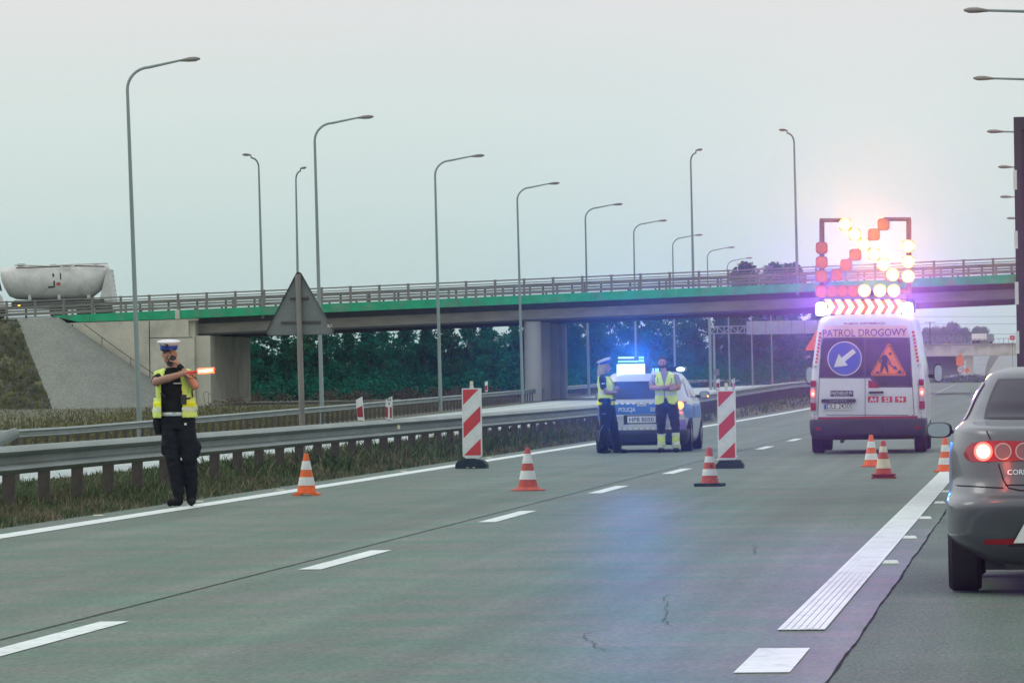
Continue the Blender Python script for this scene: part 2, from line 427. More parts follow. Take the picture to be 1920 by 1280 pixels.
# ------------------------------------------------------------------ grass and weeds
def blades(b, n, fx, fd, hmin, hmax, wfac=.022, lean=.5):
    vs = []; fs = []
    for _ in range(n):
        D = fd(); xr = fx(); x = xr+sh(D); z = gz(xr, D)
        h = random.uniform(hmin, hmax)*(.5+random.random()); w = wfac*(D/60)**.7*random.uniform(.6, 1.3)
        a = random.uniform(0, PI); dx, dy = math.cos(a)*w/2, math.sin(a)*w/2
        lx, ly = random.gauss(0, lean)*h, random.gauss(0, lean)*h
        k = len(vs)
        vs += [(x-dx, D-dy, z-.01), (x+dx, D+dy, z-.01), (x+dx*.7+lx*.4, D+dy*.7+ly*.4, z+h*.6), (x-dx*.7+lx*.4, D-dy*.7+ly*.4, z+h*.6), (x+lx, D+ly, z+h)]
        fs += [(k, k+1, k+2, k+3), (k+3, k+2, k+4)]
    b.add(vs, fs)
random.seed(11)
gb = B().use(M_GRASS)
fdist = lambda: 44*math.exp(random.random()*math.log(150/44))
blades(gb, 90000, lambda: -9.90-abs(random.betavariate(1.1, 1.3))*4.2, fdist, .025, .09, .012)
blades(gb, 9000, lambda: random.uniform(-11.9, -10.6), fdist, .07, .15, .013)
blades(gb, 9000, lambda: random.uniform(-12.2, -10.2), lambda: random.uniform(70, 160), .15, .26, .028)
blades(gb, 7000, lambda: random.uniform(-14.4, -10), lambda: random.uniform(150, 420), .08, .2, .02)
db = B().use(mat('dry_blades', (.27, .225, .15), .9, spec=.1, var=.3, scale=2)); blades(db, 9000, lambda: -9.88-abs(random.betavariate(1.0, 2.0))*3.5, fdist, .03, .12, .009)
tag(db.build('dry_grass'), 'scattered dry pale stalks mixed into the median grass', 'grass', kind='stuff')
o = gb.build('grass'); tag(o, 'rough dark grass growing on the median verge', 'grass', kind='stuff')
wb = B().use(M_WEED)
blades(wb, 40000, lambda: -34.4-abs(random.gauss(0, 12)), lambda: random.uniform(165, 352), .08, .26, .018)
o = wb.build('weeds'); tag(o, 'yellowish weeds covering the ground below the embankment', 'weeds', kind='stuff')

# ------------------------------------------------------------------ guardrails
WPROF = [(-.02, .41), (.05, .43), (.105, .47), (.07, .505), (-.025, .528), (-.025, .602), (.07, .625), (.105, .66), (.06, .70), (-.02, .72),
         (-.028, .715), (.05, .69), (.09, .66), (.055, .635), (-.037, .607), (-.037, .523), (.055, .495), (.09, .47), (.038, .44), (-.028, .415)]
def guardrail(xr, d0, d1, label, dz=0.0, post_w=.13, flip=1, step=2.0, zb=None):
    zf = zb or (lambda D: gz(xr, D))
    t = empty('guardrail', (xr+sh(d0), d0, zf(d0)), 0, label, 'guardrail')
    off = Vector(t.location)
    ds = []; D = d0
    while D < d1: ds.append(D); D += 4 if D < 400 else 15
    ds.append(d1)
    prof = [(o*flip, z) for o, z in WPROF]
    if flip < 0: prof = prof[::-1]
    path = [Vector((xr+sh(D), D, zf(D))) - off for D in ds]
    bm = B().use(M_GALV).sweep(path, prof)
    bm.build('beam', t, smooth=35)
    k = 0; D = d0+.5; proto = None; rest = B().use(M_POSTD)
    while D < min(d1, 480):
        p = Vector((xr+sh(D), D, zf(D)))-off
        if k < 99:
            if proto is None:
                pb = B().use(M_POSTD)
                w = post_w
                pb.box(-.13*flip-.045, -.13*flip+.045, -.03, .03, -.35, .60) if w < .1 else pb.box(-w-.03, -.03, -.03, .03, -.35, .62)
                pb.box(-.07, -.045, -.02, .02, .5, .66)
                proto = pb.build('post', t); proto.location = p
            else:
                c = proto.copy(); C.objects.link(c); c.parent = t; c.location = p
        else:
            rest.box(p.x-.13, p.x-.03, p.y-.03, p.y+.03, p.z-.35, p.z+.6)
        k += 1; D += step
    if rest.v: tag(rest.build('post', t), kind='stuff')
    return t
XG = -11.0
guardrail(XG, 46.5, 700, 'nearest steel guardrail on the median verge, right behind the officer with the wand', zb=lambda D: .015+ramp(D))
guardrail(-34.0, 160, 700, 'far steel guardrail beyond the opposite carriageway, below the embankment', zb=lambda D: aopp(D)+.16)
# sloping terminal
p0, p1 = W(-45, 850, 75), W(28, 812, 76)
t = empty('guardrail_terminal', (p1.x, p1.y, 0), 0, 'pale ramped end piece behind the guardrail at the left frame edge', 'guardrail end')
b = B().use(M_GALV); b.tube([p0-t.location, (p0+p1)/2-t.location+Vector((0, 0, .02)), p1-t.location], [.10, .10, .085], 12); b.build('beam', t, smooth=50)
b = B().use(M_POSTD); q = p1-t.location; b.box(q.x-.05, q.x+.05, q.y+.02, q.y+.08, -.2, q.z); b.build('post', t)
# small round reflector on the near rail
p = Vector((XG+.085, G(0, 0, 0).y, 0)); 
q = W(737+8, 808, 89); b = B().use(M_CREAMW); b.cyl((0, 0, 0), (.02, -.012, 0), .04, .04, 12)
o = b.build('reflector'); o.location = (XG+.08, 87.6, .60); tag(o, 'small round yellowish reflector fixed to the near guardrail beam', 'reflector')

# ------------------------------------------------------------------ delineator posts on the rail
def rail_post(px, py, Y, h, label, numbers=False, lean=0.0, w=.11):
    t = empty('marker_post', W(px, py, Y), 0, label, 'marker post', 'red and white marker posts on the guardrails')
    b = B()
    b.use(M_WHITE).prism([(-w/2, .02), (w/2, 0), (w/2, h), (-w/2, h-.05)], -.015, .015)
    b.use(M_GALVD).box(-.02, .02, -.01, .01, -.08, .03)
    b.build('panel', t)
    b = B().use(M_DRED)
    y = -.019
    if numbers: b.add([(-w/2, y, .05), (-w*.18, y, .04), (-w*.18, y, h*.55), (-w/2, y, h*.55)], [(0,1,2,3)]); b.add([(w*.12, y, .035), (w*.42, y, .03), (w*.42, y, h*.55), (w*.12, y, h*.55)], [(0,1,2,3)])
    else: b.add([(-w*.46, y, .07), (w*.40, y, .02+.04), (w*.40, y, h*.62), (-w*.46, y, h*.54)], [(0,1,2,3)])
    b.build('red_field', t)
    if numbers:
        b = B().use(M_INK); b.text('44', h*.13, 0, h*.80, lambda x, z: (x, y, z)); b.text('4', h*.13, 0, h*.63, lambda x, z: (x, y, z)); b.build('number', t)
    t.rotation_euler = (0, lean, 0)
rail_post(677, 789, 84, .40, 'leaning red and white marker post left of the numbered one, on the near guardrail', lean=-.07)
rail_post(730, 787, 87, .40, 'upright marker post with numbers and two red bars, on the near guardrail', True)
rail_post(912, 734, 300, .62, 'tiny distant marker post just right of the left striped board top', w=.16)
rail_post(1347, 730, 168, .36, 'leaning red and white marker post just left above the right striped board', lean=-.05)
rail_post(1375, 729, 172, .37, 'white and red numbered marker post just right above the right striped board', True)

# ------------------------------------------------------------------ overpass
YB, YB2 = 370.0, 396.0
BX0, BX1 = W(96, 600, YB).x, 14.0
def btop(X): return W(1900, 514, YB).z + .0272*(X - W(1900, 514, YB).x)
XA = W(330, 600, YB).x
br = empty('overpass', (XA, YB, 0), 0, 'long road overpass with green edge beam crossing the motorway', 'bridge')
O = Vector(br.location)
def slab(b, x0, x1, y0, y1, t0, t1, n=1):   # slab following the deck grade; t0 lower, t1 upper offsets from the fascia top
    vs = [(x-O.x, y-O.y, btop(x)+t) for x, y, t in ((x0,y0,t0),(x1,y0,t0),(x1,y1,t0),(x0,y1,t0),(x0,y0,t1),(x1,y0,t1),(x1,y1,t1),(x0,y1,t1))]
    b.add(vs, [(0,3,2,1),(4,5,6,7),(0,1,5,4),(1,2,6,5),(2,3,7,6),(3,0,4,7)])
XL0 = W(32, 600, YB).x
b = B().use(M_GREEN); x = XA+.5
bounds = [BX0+1.0, XA-.25]
# fascia in cast lengths with thin gaps
def fascia(y0, y1):
    b = B().use(M_GREEN)
    vs = [(BX0-O.x, y0-O.y, btop(BX0)), (XA-.06-O.x, y0-O.y, btop(XA)), (XA-.06-O.x, y0-O.y, btop(XA)-.62), (BX0+2.0-O.x, y0-O.y, btop(BX0)-.50)]
    vs += [(v[0], y1-O.y, v[2]) for v in vs]
    b.add(vs, [(0,3,2,1),(4,5,6,7),(0,1,5,4),(1,2,6,5),(2,3,7,6),(3,0,4,7)])
    x = XA+.30
    while x < BX1:
        slab(b, x, min(x+6, BX1)-.012, y0, y1, -.62, 0); x += 6
    b.build('edge_beam', br)
fascia(YB, YB+.35); fascia(YB2-.35, YB2)
b = B().use(M_CONC); slab(b, XA-.06, XA+.28, YB-.03, YB+.36, -.64, .02); slab(b, XA, XA+1.6, YB+.1, YB+.9, -.80, -.64); b.build('joint_block', br)
b = B().use(M_SHADEC); slab(b, XA+.02, BX1, YB+.36, YB2-.36, -.55, -.18); b.build('deck', br)
b = B().use(M_ROAD); slab(b, XL0-120, BX1, YB+.4, YB2-.4, -.179, -.10); b.build('roadway', br)
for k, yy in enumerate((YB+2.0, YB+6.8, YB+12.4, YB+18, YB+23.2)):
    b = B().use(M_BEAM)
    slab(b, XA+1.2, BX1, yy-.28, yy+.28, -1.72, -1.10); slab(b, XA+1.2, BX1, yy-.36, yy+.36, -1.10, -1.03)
    b.use(M_SHADEC); slab(b, XA+1.1, BX1, yy-.22, yy+.22, -1.03, -.551); slab(b, XA+1.2, BX1, yy-.33, yy+.33, -1.86, -1.72)  # dark web and bottom strip paint in the shade under the cantilever
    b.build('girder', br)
for cx, nm in ((W(1001, 650, YB+3).x, 0), (W(1640, 650, YB+3).x, 0)):
    for j, yy in enumerate((YB+2.2, YB+9.2, YB+16, YB+22.6)):
        b = B().use(M_CONC2); zt = btop(cx)-1.86
        b.lathe([(.62, -1.2), (.62, zt-.02)], 28, (cx-O.x, yy-O.y, 0)); b.build('pier', br, smooth=40)
    b = B().use(M_CONC2)
# abutment and wing wall
zA = btop(XA)
b = B().use(M_CONC)
b.box(XA+1.35-O.x, XA+2.4-O.x, .5, 19.5, -1.2, zA-1.86)     # bearing shelf front
b.box(XA-.8-O.x, XA+1.33-O.x, .5, 19.5, -1.2, zA-.66)
b.build('abutment', br)
b = B().use(M_CONC)
b.prism([(BX0-1-O.x, -1.2), (XA+1.30-O.x, -1.2), (XA+1.30-O.x, zA-1.9), (XA+.9-O.x, zA-1.9), (XA+.9-O.x, zA-.66), (BX0-1-O.x, btop(BX0-1)-.56)], -.05+.08, .5-.01)
b.use(M_JOINT)
for px in (281, 137):
    xx = W(px, 700, YB).x-O.x; b.box(xx-.03, xx+.03, .02, .031, -1, btop(xx+O.x)-.7)
b.box(W(281, 700, YB).x-O.x, XA+1.2-O.x, .02, .0305, zA-2.0, zA-1.95)
b.build('wing_wall', br)
# railing: outer steel railing with posts plus guard beams on the deck
def railing(yy, face):
    b = B().use(M_GALVD)
    slab(b, XL0-14, BX1, yy-.05, yy+.05, 1.08, 1.18); slab(b, XL0-14, BX1, yy-.02, yy+.02, .88, .95)
    rl = b.build('railing', br)
    x = W(12, 600, YB).x; pr = None
    while x < BX1:
        if pr is None:
            pb = B().use(M_GALVD).box(-.085, .085, -.06, .06, -.02, 1.20).box(-.11, .11, -.07, .07, 1.17, 1.21)
            pr = pb.build('post', rl)
        else: pr = pr.copy(); C.objects.link(pr); pr.parent = rl
        pr.location = (x-O.x, yy-O.y, btop(x)); x += 2.1
    b = B().use(mat('deck_rail_steel', (.30, .285, .26), .7, .2, var=.3, scale=2, stretch=(.4, 1, 4)))
    g0 = face*.55
    for t0, t1 in ((.40, .50), (.58, .82), (.10, .32)):
        slab(b, XL0-14, BX1, yy+g0-.03, yy+g0+.03, t0, t1)
    gb_ = b.build('deck_guardrail', br)
    x = W(12, 600, YB).x+1.3
    pb = B().use(M_GALVD)
    pr = None
    while x < BX1:
        if pr is None: pr = B().use(M_POSTD).box(-.07, .07, -.05, .05, -.15, .74).build('post', gb_)
        else: pr = pr.copy(); C.objects.link(pr); pr.parent = gb_
        pr.location = (x-O.x, yy+g0+.085-O.y, btop(x)); x += 2.1
railing(YB+.18, 1); railing(YB2-.18, -1)
# stair handrail down the slope
b = B().use(M_POSTD)
hp = [W(157, 607, YB-.7), W(222, 655, YB-.7), W(290, 702, YB-.7)]
b.tube([p-O for p in hp], .03, 6)
for px, py in ((191, 632), (245, 670), (281, 697)):
    p = W(px, py, YB-.7)-O; b.cyl(p, p-Vector((0, 0, 1.1)), .025, .025, 6)
b.build('handrail', br)
b = B().use(M_GALVD)
hp = [W(386, 762, 352), W(381, 738, 352), W(386, 733, 352), W(391, 736, 352), W(405, 748, 352), W(425, 752, 352)]
q = Vector(hp[0]); hr = empty('stair_handrail', (q.x, q.y, aopp(352)), 0, 'small curved metal handrail at the foot of the abutment', 'handrail')
b.tube([p-hr.location for p in hp], .03, 6); b.cyl(W(391, 762, 352)-hr.location, W(391, 738, 352)-hr.location, .025, .025, 6); b.build('rail', hr)

# embankment under the approach
zt0 = btop(-73)-.15
PTL = Vector((W(32, 598, YB-.3).x, YB-.3, btop(W(32, 598, YB).x)-.12)); PTR = Vector((BX0+.6, YB-.3, btop(BX0)-.12))
RR = 9.9
zb = aopp(360)-.05
def arc(a): a = math.radians(a); return Vector((PTR.x+RR*math.sin(a), YB-.3-RR*math.cos(a), zb))
b = B().use(M_EMB)
lowL = Vector((-400, YB-.3-RR-3, zb)); topL = Vector((-400, YB-.3, btop(-400) if btop(-400) > 3 else 4.5)); topL.z = PTL.z-1
a0 = 8
N = 60; import itertools
def interp_quad(b, A, Bq, Cq, Dq, nu, nv, amp):
    vs = []
    for j in range(nv+1):
        for i in range(nu+1):
            u, v = i/nu, j/nv
            p = A*(1-u)*(1-v)+Bq*u*(1-v)+Cq*u*v+Dq*(1-u)*v
            k = amp if 0 < i < nu and 0 < j < nv else 0
            vs.append((p.x, p.y+random.uniform(-k, k), p.z+random.uniform(-k, k)))
    b.add(vs, [(j*(nu+1)+i, j*(nu+1)+i+1, (j+1)*(nu+1)+i+1, (j+1)*(nu+1)+i) for j in range(nv) for i in range(nu)])
cut = Vector((-110, YB-.3, PTL.z-.6)); cutl = Vector((-106, YB-.3-RR-1, zb))
interp_quad(b, cutl, arc(a0), PTL, cut, 60, 16, .12)
interp_quad(b, lowL, cutl, cut, topL, 20, 4, .2)
b.add([tuple(cut), tuple(PTL), (PTL.x, YB2, PTL.z), (cut.x, YB2, cut.z)], [(0,1,2,3)]); b.add([tuple(topL), tuple(cut), (cut.x, YB2, cut.z), (topL.x, YB2, topL.z)], [(0,1,2,3)])
b.add([(topL.x, YB2, topL.z), (BX0, YB2, PTL.z), (BX0, YB2+10, zb), (topL.x, YB2+12, zb)], [(0,1,2,3)])
tag(struct(b, 'embankment'), kind='structure')
b = B().use(M_PAVE)
ap = [arc(a0+(90-a0)*i/14) for i in range(15)]
vs = [tuple(PTL), tuple(PTR)] + [tuple(p) for p in ap]
b.add(vs, [(0, 2, 1)] + [(1, 2+i, 3+i) for i in range(14)])
b.add([tuple(PTL+Vector((0, 0, 0))), tuple(PTR), (PTR.x, YB+.5, PTR.z), (PTL.x, YB+.5, PTL.z)], [(0,1,2,3)])
struct(b, 'paved_slope')
wb = B().use(M_WEED); random.seed(5)
vs = []; fs = []
for _ in range(9000):
    u, v = random.random(), random.random()
    p = cutl*(1-u)*(1-v)+arc(a0)*u*(1-v)+PTL*u*v+cut*(1-u)*v
    h = random.uniform(.1, .4); w = .09; a = random.uniform(0, PI); k = len(vs)
    vs += [(p.x-w*math.cos(a), p.y-w*math.sin(a), p.z), (p.x+w*math.cos(a), p.y+w*math.sin(a), p.z), (p.x+random.gauss(0, .1), p.y, p.z+h)]; fs.append((k, k+1, k+2))
wb.add(vs, fs); tag(wb.build('embankment_weeds'), 'dry weeds growing on the embankment slope left of the paving', 'weeds', kind='stuff')

# ------------------------------------------------------------------ street lamps
def lamp_mesh(h, arm, rad, d=1, rise=.2):
    b = B().use(M_POLE); b.tube([(0,0,-.8),(0,0,.5),(0,0,h-rad-.05)], [.115,.11,.062], 12)
    p = b.build('pole', None, smooth=40)
    a = B().use(M_POLE); pts = []
    for i in range(9):
        t = PI/2*i/8; pts.append((d*rad*(1-math.cos(t)), 0, h-rad-.05+rad*.95*math.sin(t)))
    pts.append((d*arm, 0, h-.08+rise)); a.tube(pts, [.06]*9+[.045], 10); aa = a.build('arm', None, smooth=40)
    hd = B().use(M_GALVD); x0 = arm*d; zz = h-.08+rise
    rings = []
    for s_, w, up, dn in ((0, .05, .04, .05), (.12, .09, .06, .06), (.35, .15, .10, .09), (.62, .14, .09, .10), (.80, .07, .03, .04)):
        rings.append([(x0+d*s_, w*math.cos(t), zz+s_*.05+(up if math.sin(t) > 0 else dn)*math.sin(t)) for t in [2*PI*k/12 for k in range(12)]])
    if d < 0: rings = rings[::-1]
    hd.loft(rings); hh = hd.build('lamp_head', None, smooth=50)
    return p, aa, hh
lamp_proto = {}
def street_lamp(loc, h, arm, label, group, d=1, lean=0.0, rad=.9, rz=0):
    t = empty('street_lamp', loc, rz, label, 'street lamp', group)
    key = (h, arm, d, rad)
    if key not in lamp_proto:
        lamp_proto[key] = lamp_mesh(h, arm, rad, d)
        for o in lamp_proto[key]: o.parent = t
    else:
        for o in lamp_proto[key]:
            c = o.copy(); C.objects.link(c); c.parent = t
    t.rotation_euler = (0, lean, rz)
nthl = ['tallest street lamp, nearest in the left row, beside the officer with the wand', 'second street lamp of the left row, just right of the triangular sign', 'third street lamp of the left row, whose head is left of the striped board top',
        'fourth street lamp of the left row, in front of the round bridge pier', 'fifth street lamp of the left row, first one standing behind the overpass', 'sixth street lamp of the left row, rising above the police car',
        'seventh street lamp of the left row, behind the bearded man', 'eighth street lamp of the left row, smallest one showing its head above the overpass', 'ninth street lamp of the left row, hidden above by the overpass', 'tenth street lamp of the left row, seen only below the overpass', 'farthest street lamp of the left row, nearest the patrol van']
pxs = [262, 604, 826, 980, 1104, 1193, 1266, 1332]
tops = [(237, 118), (589, 224), (815, 297), (969, 347), (1097, 388), (1188, 423), (1261, 455), (1326, 477)]
for i in range(11):
    D = 202+50.2*i; x = -35.3
    if i < 8:
        x = W(pxs[i], 760-7*i if i < 4 else 722, D).x
        tp = W(tops[i][0], tops[i][1], D); base = Vector((x, D, aopp(D)))
        lean = (tp.x-x)/(tp.z-base.z); 
    else: x = -35.3-.1*i; lean = -.008
    street_lamp((x, D, aopp(D)), 14.85, 2.15, nthl[i], 'street lamps of the left row', 1, lean)
rl = ['nearest head at the top right corner', 'second head from the top at the right edge', 'third head from the top, just left of the dark trailer', 'fourth head from the top, touching the dark trailer', 'fifth head from the top, beside the dark trailer', 'smallest and lowest head beside the dark trailer']
for (px, py), t in zip(((1817, 6), (1833, 136), (1857, 238), (1877, 306), (1880, 363), (1892, 404)), rl):
    zz = 13.6; D = (zz-1.35)*FPX/(702-py)
    p = W(px, py, D)
    street_lamp((p.x+.78+4.5, D, 0), 13.25, 4.5, 'right side street lamp, '+t, 'street lamps of the right row', -1, -.012)
def bridge_lamp(px0, py0, px1, py1, Y, d, label):
    p = W(px0, py0, Y); q = W(px1, py1, Y)
    X = p.x; z0 = btop(X)-.05; h = round(q.z-z0, 1)
    street_lamp((X, Y, z0), 10.9 if h > 8 else h, .75, label, 'street lamps standing on the overpass', d, (q.x-p.x)/(q.z-z0), .7, rz=.9 if d < 0 else -.9)
bridge_lamp(492, 560, 483, 285, YB+.8, -1, 'street lamp on the overpass left of the triangular sign, arm to the left')
bridge_lamp(1495, 520, 1487, 250, YB+.8, -1, 'street lamp on the overpass just left of the arrow board')
bridge_lamp(559, 560, 553, 308, YB2-1, 1, 'street lamp on the far side of the overpass above the triangular sign')
bridge_lamp(1300, 520, 1293, 282, YB2-1, 1, 'street lamp on the far side of the overpass above the bearded man')

# ------------------------------------------------------------------ triangular sign seen from behind
YS = 85.0
pb_ = W(566, 800, YS); t = empty('triangular_sign', (pb_.x, YS, 0), 0, 'large triangular road sign seen from its grey back on one pole', 'road sign')
b = B().use(M_GALVD); tp = W(558.5, 514, YS)-t.location; bt = W(567, 805, YS)-t.location
b.tube([(bt.x, 0, -.3), (bt.x, 0, bt.z), (tp.x, 0, tp.z)], [.048, .048, .048], 14); b.build('pole', t, smooth=40)
def roundpoly(pts, r, n=6):
    o = []; N = len(pts)
    for i in range(N):
        p = Vector(pts[i]); a = (Vector(pts[i-1])-p).normalized(); c = (Vector(pts[(i+1) % N])-p).normalized()
        ang = a.angle(c); L_ = r/math.tan(ang/2); p0 = p+a*L_; p1 = p+c*L_; ctr = p+(a+c).normalized()*(r/math.sin(ang/2))
        v0 = p0-ctr; v1 = p1-ctr; th = v0.angle(v1); sgn = 1 if v0.x*v1.y-v0.y*v1.x > 0 else -1
        for k in range(n+1):
            q = v0.copy(); q.rotate(Matrix.Rotation(sgn*th*k/n, 2)); o.append(tuple(ctr+q))
    return o
corn = [W(px, py, YS)-t.location for px, py in ((494, 629), (629, 627), (559, 503))]
cp = roundpoly([(c.x, c.z) for c in corn], .055)
b = B().use(M_SIGNB).prism(cp, .07, .074); 
ctr = (sum(p[0] for p in cp)/len(cp), sum(p[1] for p in cp)/len(cp))
n = len(cp); rim = []
inn = [(ctr[0]+(p[0]-ctr[0])*.975, ctr[1]+(p[1]-ctr[1])*.975) for p in cp]
vs = [(p[0], .03, p[1]) for p in cp]+[(p[0], .03, p[1]) for p in inn]+[(p[0], .0701, p[1]) for p in cp]+[(p[0], .0699, p[1]) for p in inn]
b.use(M_POSTD); b.add(vs, [(i, (i+1) % n, n+(i+1) % n, n+i) for i in range(n)]+[(i, 2*n+i, 2*n+(i+1) % n, (i+1) % n) for i in range(n)]+[(n+i, n+(i+1) % n, 3*n+(i+1) % n, 3*n+i) for i in range(n)])
b.build('plate', t)
for (x0, x1_, y_) in ((543, 578, 560), (526, 600, 605)):
    a = W(x0, y_, YS)-t.location; c = W(x1_, y_-1, YS)-t.location
    b = B().use(M_POSTD).box(a.x, c.x, .045, .0695, a.z-.022, a.z+.022); b.build('bracket', t)
a = W(613, 608, YS)-t.location; b = B().use(M_CREAMW).box(a.x, a.x+.075, .066, .0695, a.z-.05, a.z); b.build('sticker', t)

# ------------------------------------------------------------------ traffic cones
def cone(px, py, h, label, style, tilt=0):
    p = G(px, py); t = empty('traffic_cone', (p.x, p.y, .012), 0, label, 'traffic cone', 'traffic cones closing the lanes')
    r0, r1 = .125*h/.5, .028
    def rad(z): return r0+(r1-r0)*(z/h)
    if style in ('orange', 'flared'): cuts = [(.035, 0), (.22, 1), (.42, 0), (.62, 1), (.82, 0), (1, 0)]
    else: cuts = [(.035, 0), (.28, 1), (.46, 0), (.64, 1), (.80, 0), (1, 0)]
    cuts = {'orange': [(.04, 0), (.24, 1), (.44, 0), (.62, 1), (.83, 0), (1, 9)], 'worn': [(.04, 0), (.26, 1), (.47, 0), (.64, 1), (.87, 0), (1, 9)],
            'black': [(.05, 0), (.28, 1), (.45, 0), (.62, 1), (.78, 0), (1, 9)], 'cream': [(.12, 0), (.27, 1), (.52, 0), (.70, 1), (.86, 0), (1, 9)],
            'wide': [(.04, 0), (.22, 1), (.42, 0), (.60, 1), (.80, 0), (1, 9)]}[style]
    mo = {'orange': M_ORANGE, 'worn': M_ORANGE2, 'black': M_ORANGE2, 'cream': M_ORANGE2, 'wide': M_ORANGE}[style]
    mw = M_CREAMW if style == 'cream' else M_WHITE
    b = B(); segs = []
    for i in range(len(cuts)-1):
        (z0, c0), (z1, _) = cuts[i], cuts[i+1]
        e = .003 if c0 else 0
        b.use(mw if c0 else mo).lathe([(rad(z0*h)+e, z0*h), (rad(z1*h)+e, z1*h)], 24)
    b.use(mo).lathe([(r1, h), (r1*.7, h+.004)], 24); b.use(M_RUB).lathe([(r1*.7, h+.004), (r1*.65, h-.05), (.001, h-.05)], 24)
    b.build('cone_body', t, smooth=40)
    b = B()
    if style == 'worn':
        b.use(mo).lathe([(.001, 0), (.215, 0), (.215, .012), (.17, .018), (.135, .045), (rad(.06*h), .07*h)], 28)
    elif style == 'orange':
        k = .165; b.use(mo)
        b.prism([(-k, .0), (-.06, .0), (-.045, .018), (.045, .018), (.06, 0), (k, 0), (k, .022), (.12, .035), (-.12, .035), (-k, .022)], -k, k)
    elif style == 'black':
        k = .17; b.use(M_RUB); b.bevbox(-k, k, -k, k, 0, .04, .012)
    elif style == 'cream':
        k = .165; b.use(M_DRED); b.bevbox(-k, k, -k, k, 0, .022, .008); b.bevbox(-k, k, -k, k, .04, .062, .008); b.lathe([(.145, .02), (.145, .042)], 20); b.lathe([(.13, .06), (rad(.12*h), .13*h)], 20)
    else:
        k = .155; b.use(mo); b.bevbox(-k, k, -k, k, 0, .026, .008)
    b.build('base', t, smooth=40)
    if style == 'black':
        b = B().use(M_RUB)
        vs = []; 
        for k in range(14):
            a = 2*PI*k/14; 
            for rr in (.018, .011): vs.append((.035+rr*math.cos(a), -(rad(.53*h)+.001), .53*h+rr*math.sin(a)))
        b.add(vs, [(2*k, 2*((k+1) % 14), 2*((k+1) % 14)+1, 2*k+1) for k in range(14)]); b.build('emblem', t)
    t.rotation_euler = (0, tilt, random.uniform(-.15, .15) if style != 'orange' else .1)
cone(575, 930, .50, 'leftmost bright orange cone with two white bands, near the officer with the wand', 'orange')
cone(990, 921, .52, 'worn orange cone with round flared base between the two striped boards', 'worn')
cone(1331, 913, .48, 'worn cone on black square base just left of the right striped board', 'black')
cone(1634, 876, .47, 'orange and white cone farthest back, right behind the patrol van', 'wide')
cone(1657, 898, .49, 'dark red cone with cream bands on doubled base, behind the patrol van', 'cream')
cone(1773, 886, .47, 'rightmost orange cone, partly hidden by the grey car', 'wide')

# ------------------------------------------------------------------ striped boards
def board(px, py, pxl, pxr, pyt, pyb, label, style):
    p = G(px, py); Y = p.y
    t = empty('barrier_board', (p.x, p.y, .012), 0, label, 'barrier board', 'red and white striped boards')
    L_ = W(pxl, 800, Y).x-p.x; R_ = W(pxr, 800, Y).x-p.x; zt = W((pxl+pxr)/2, pyt, Y).z; zb_ = W((pxl+pxr)/2, pyb, Y).z
    cx = (L_+R_)/2; bo = .018
    b = B().use(M_WHITE)
    pt = [(L_, zb_), (cx-.05, zb_-.07), (cx+.05, zb_-.07), (R_, zb_), (R_, zt-.01), (R_-.01, zt), (L_+.01, zt), (L_, zt-.01)]
    b.prism(pt, -.02, .02); b.build('panel', t)
    # stripes clipped to the inner rectangle
    x0, x1_, z0, z1_ = L_+bo, R_-bo, zb_+.012, zt-bo; w = x1_-x0
    b = B().use(M_RED)
    def clip(poly):
        for ax, lim, sg in ((0, x0, 1), (0, x1_, -1), (1, z0, 1), (1, z1_, -1)):
            o = []
            for i in range(len(poly)):
                a, c = poly[i-1], poly[i]; ia = (a[ax]-lim)*sg >= 0; ic = (c[ax]-lim)*sg >= 0
                if ia != ic:
                    k = (lim-a[ax])/(c[ax]-a[ax]); o.append((a[0]+(c[0]-a[0])*k, a[1]+(c[1]-a[1])*k))
                if ic: o.append(c)
            poly = o
        return poly
    H = z1_-z0; sl_ = .98
    for c0 in ((-.45, .23-.225), (.0, 0), (0, 0)): pass
    for f0, f1 in ((-.30, -.003), (.26, .49), (.765, 1.3)):
        # red band between left-edge heights f0..f1 (fractions), rising to the right
        lo = z0+f0*H; hi = z0+f1*H
        pl = clip([(x0, lo), (x1_, lo+w*sl_*1.0), (x1_, hi+w*sl_*1.0), (x0, hi)])
        if len(pl) > 2: b.add([(q[0], -.023, q[1]) for q in pl], [tuple(range(len(pl)))])
    b.build('red_stripes', t)
    b = B().use(M_CREAMW).box(cx-.025, cx+.025, -.02, .02, zt, zt+.11); b.use(M_WHITE).box(cx-.03, cx+.03, -.025, .025, zt+.0, zt+.025); b.build('lamp_socket', t)
    b = B().use(M_RUB)
    if style == 0: pf = [(-.24, 0), (.24, 0), (.24, .06), (.19, .12), (.05, .155), (-.07, .155), (-.20, .12), (-.24, .06)]
    else: pf = [(-.205, 0), (.205, 0), (.205, .055), (.15, .125), (-.14, .125), (-.205, .055)]
    b.prism(pf, -.20, .20)
    for s in (-1, 1): b.use(M_CREAMW if style == 0 else M_RUB).box(s*.05-.02+.0, s*.05+.02, -.203, -.19, .012, .022)
    b.build('foot', t)
    b = B().use(M_WHITE).box(cx-.03, cx+.03, -.03, .03, .10, zb_-.02); b.build('stem', t)
board(885, 879, 867, 903.5, 729, 856, 'striped warning board left of the police car, on a black rubber foot', 0)
board(1369, 879, 1345.5, 1380, 733, 861, 'striped warning board right of the police car, on a black rubber foot', 1)

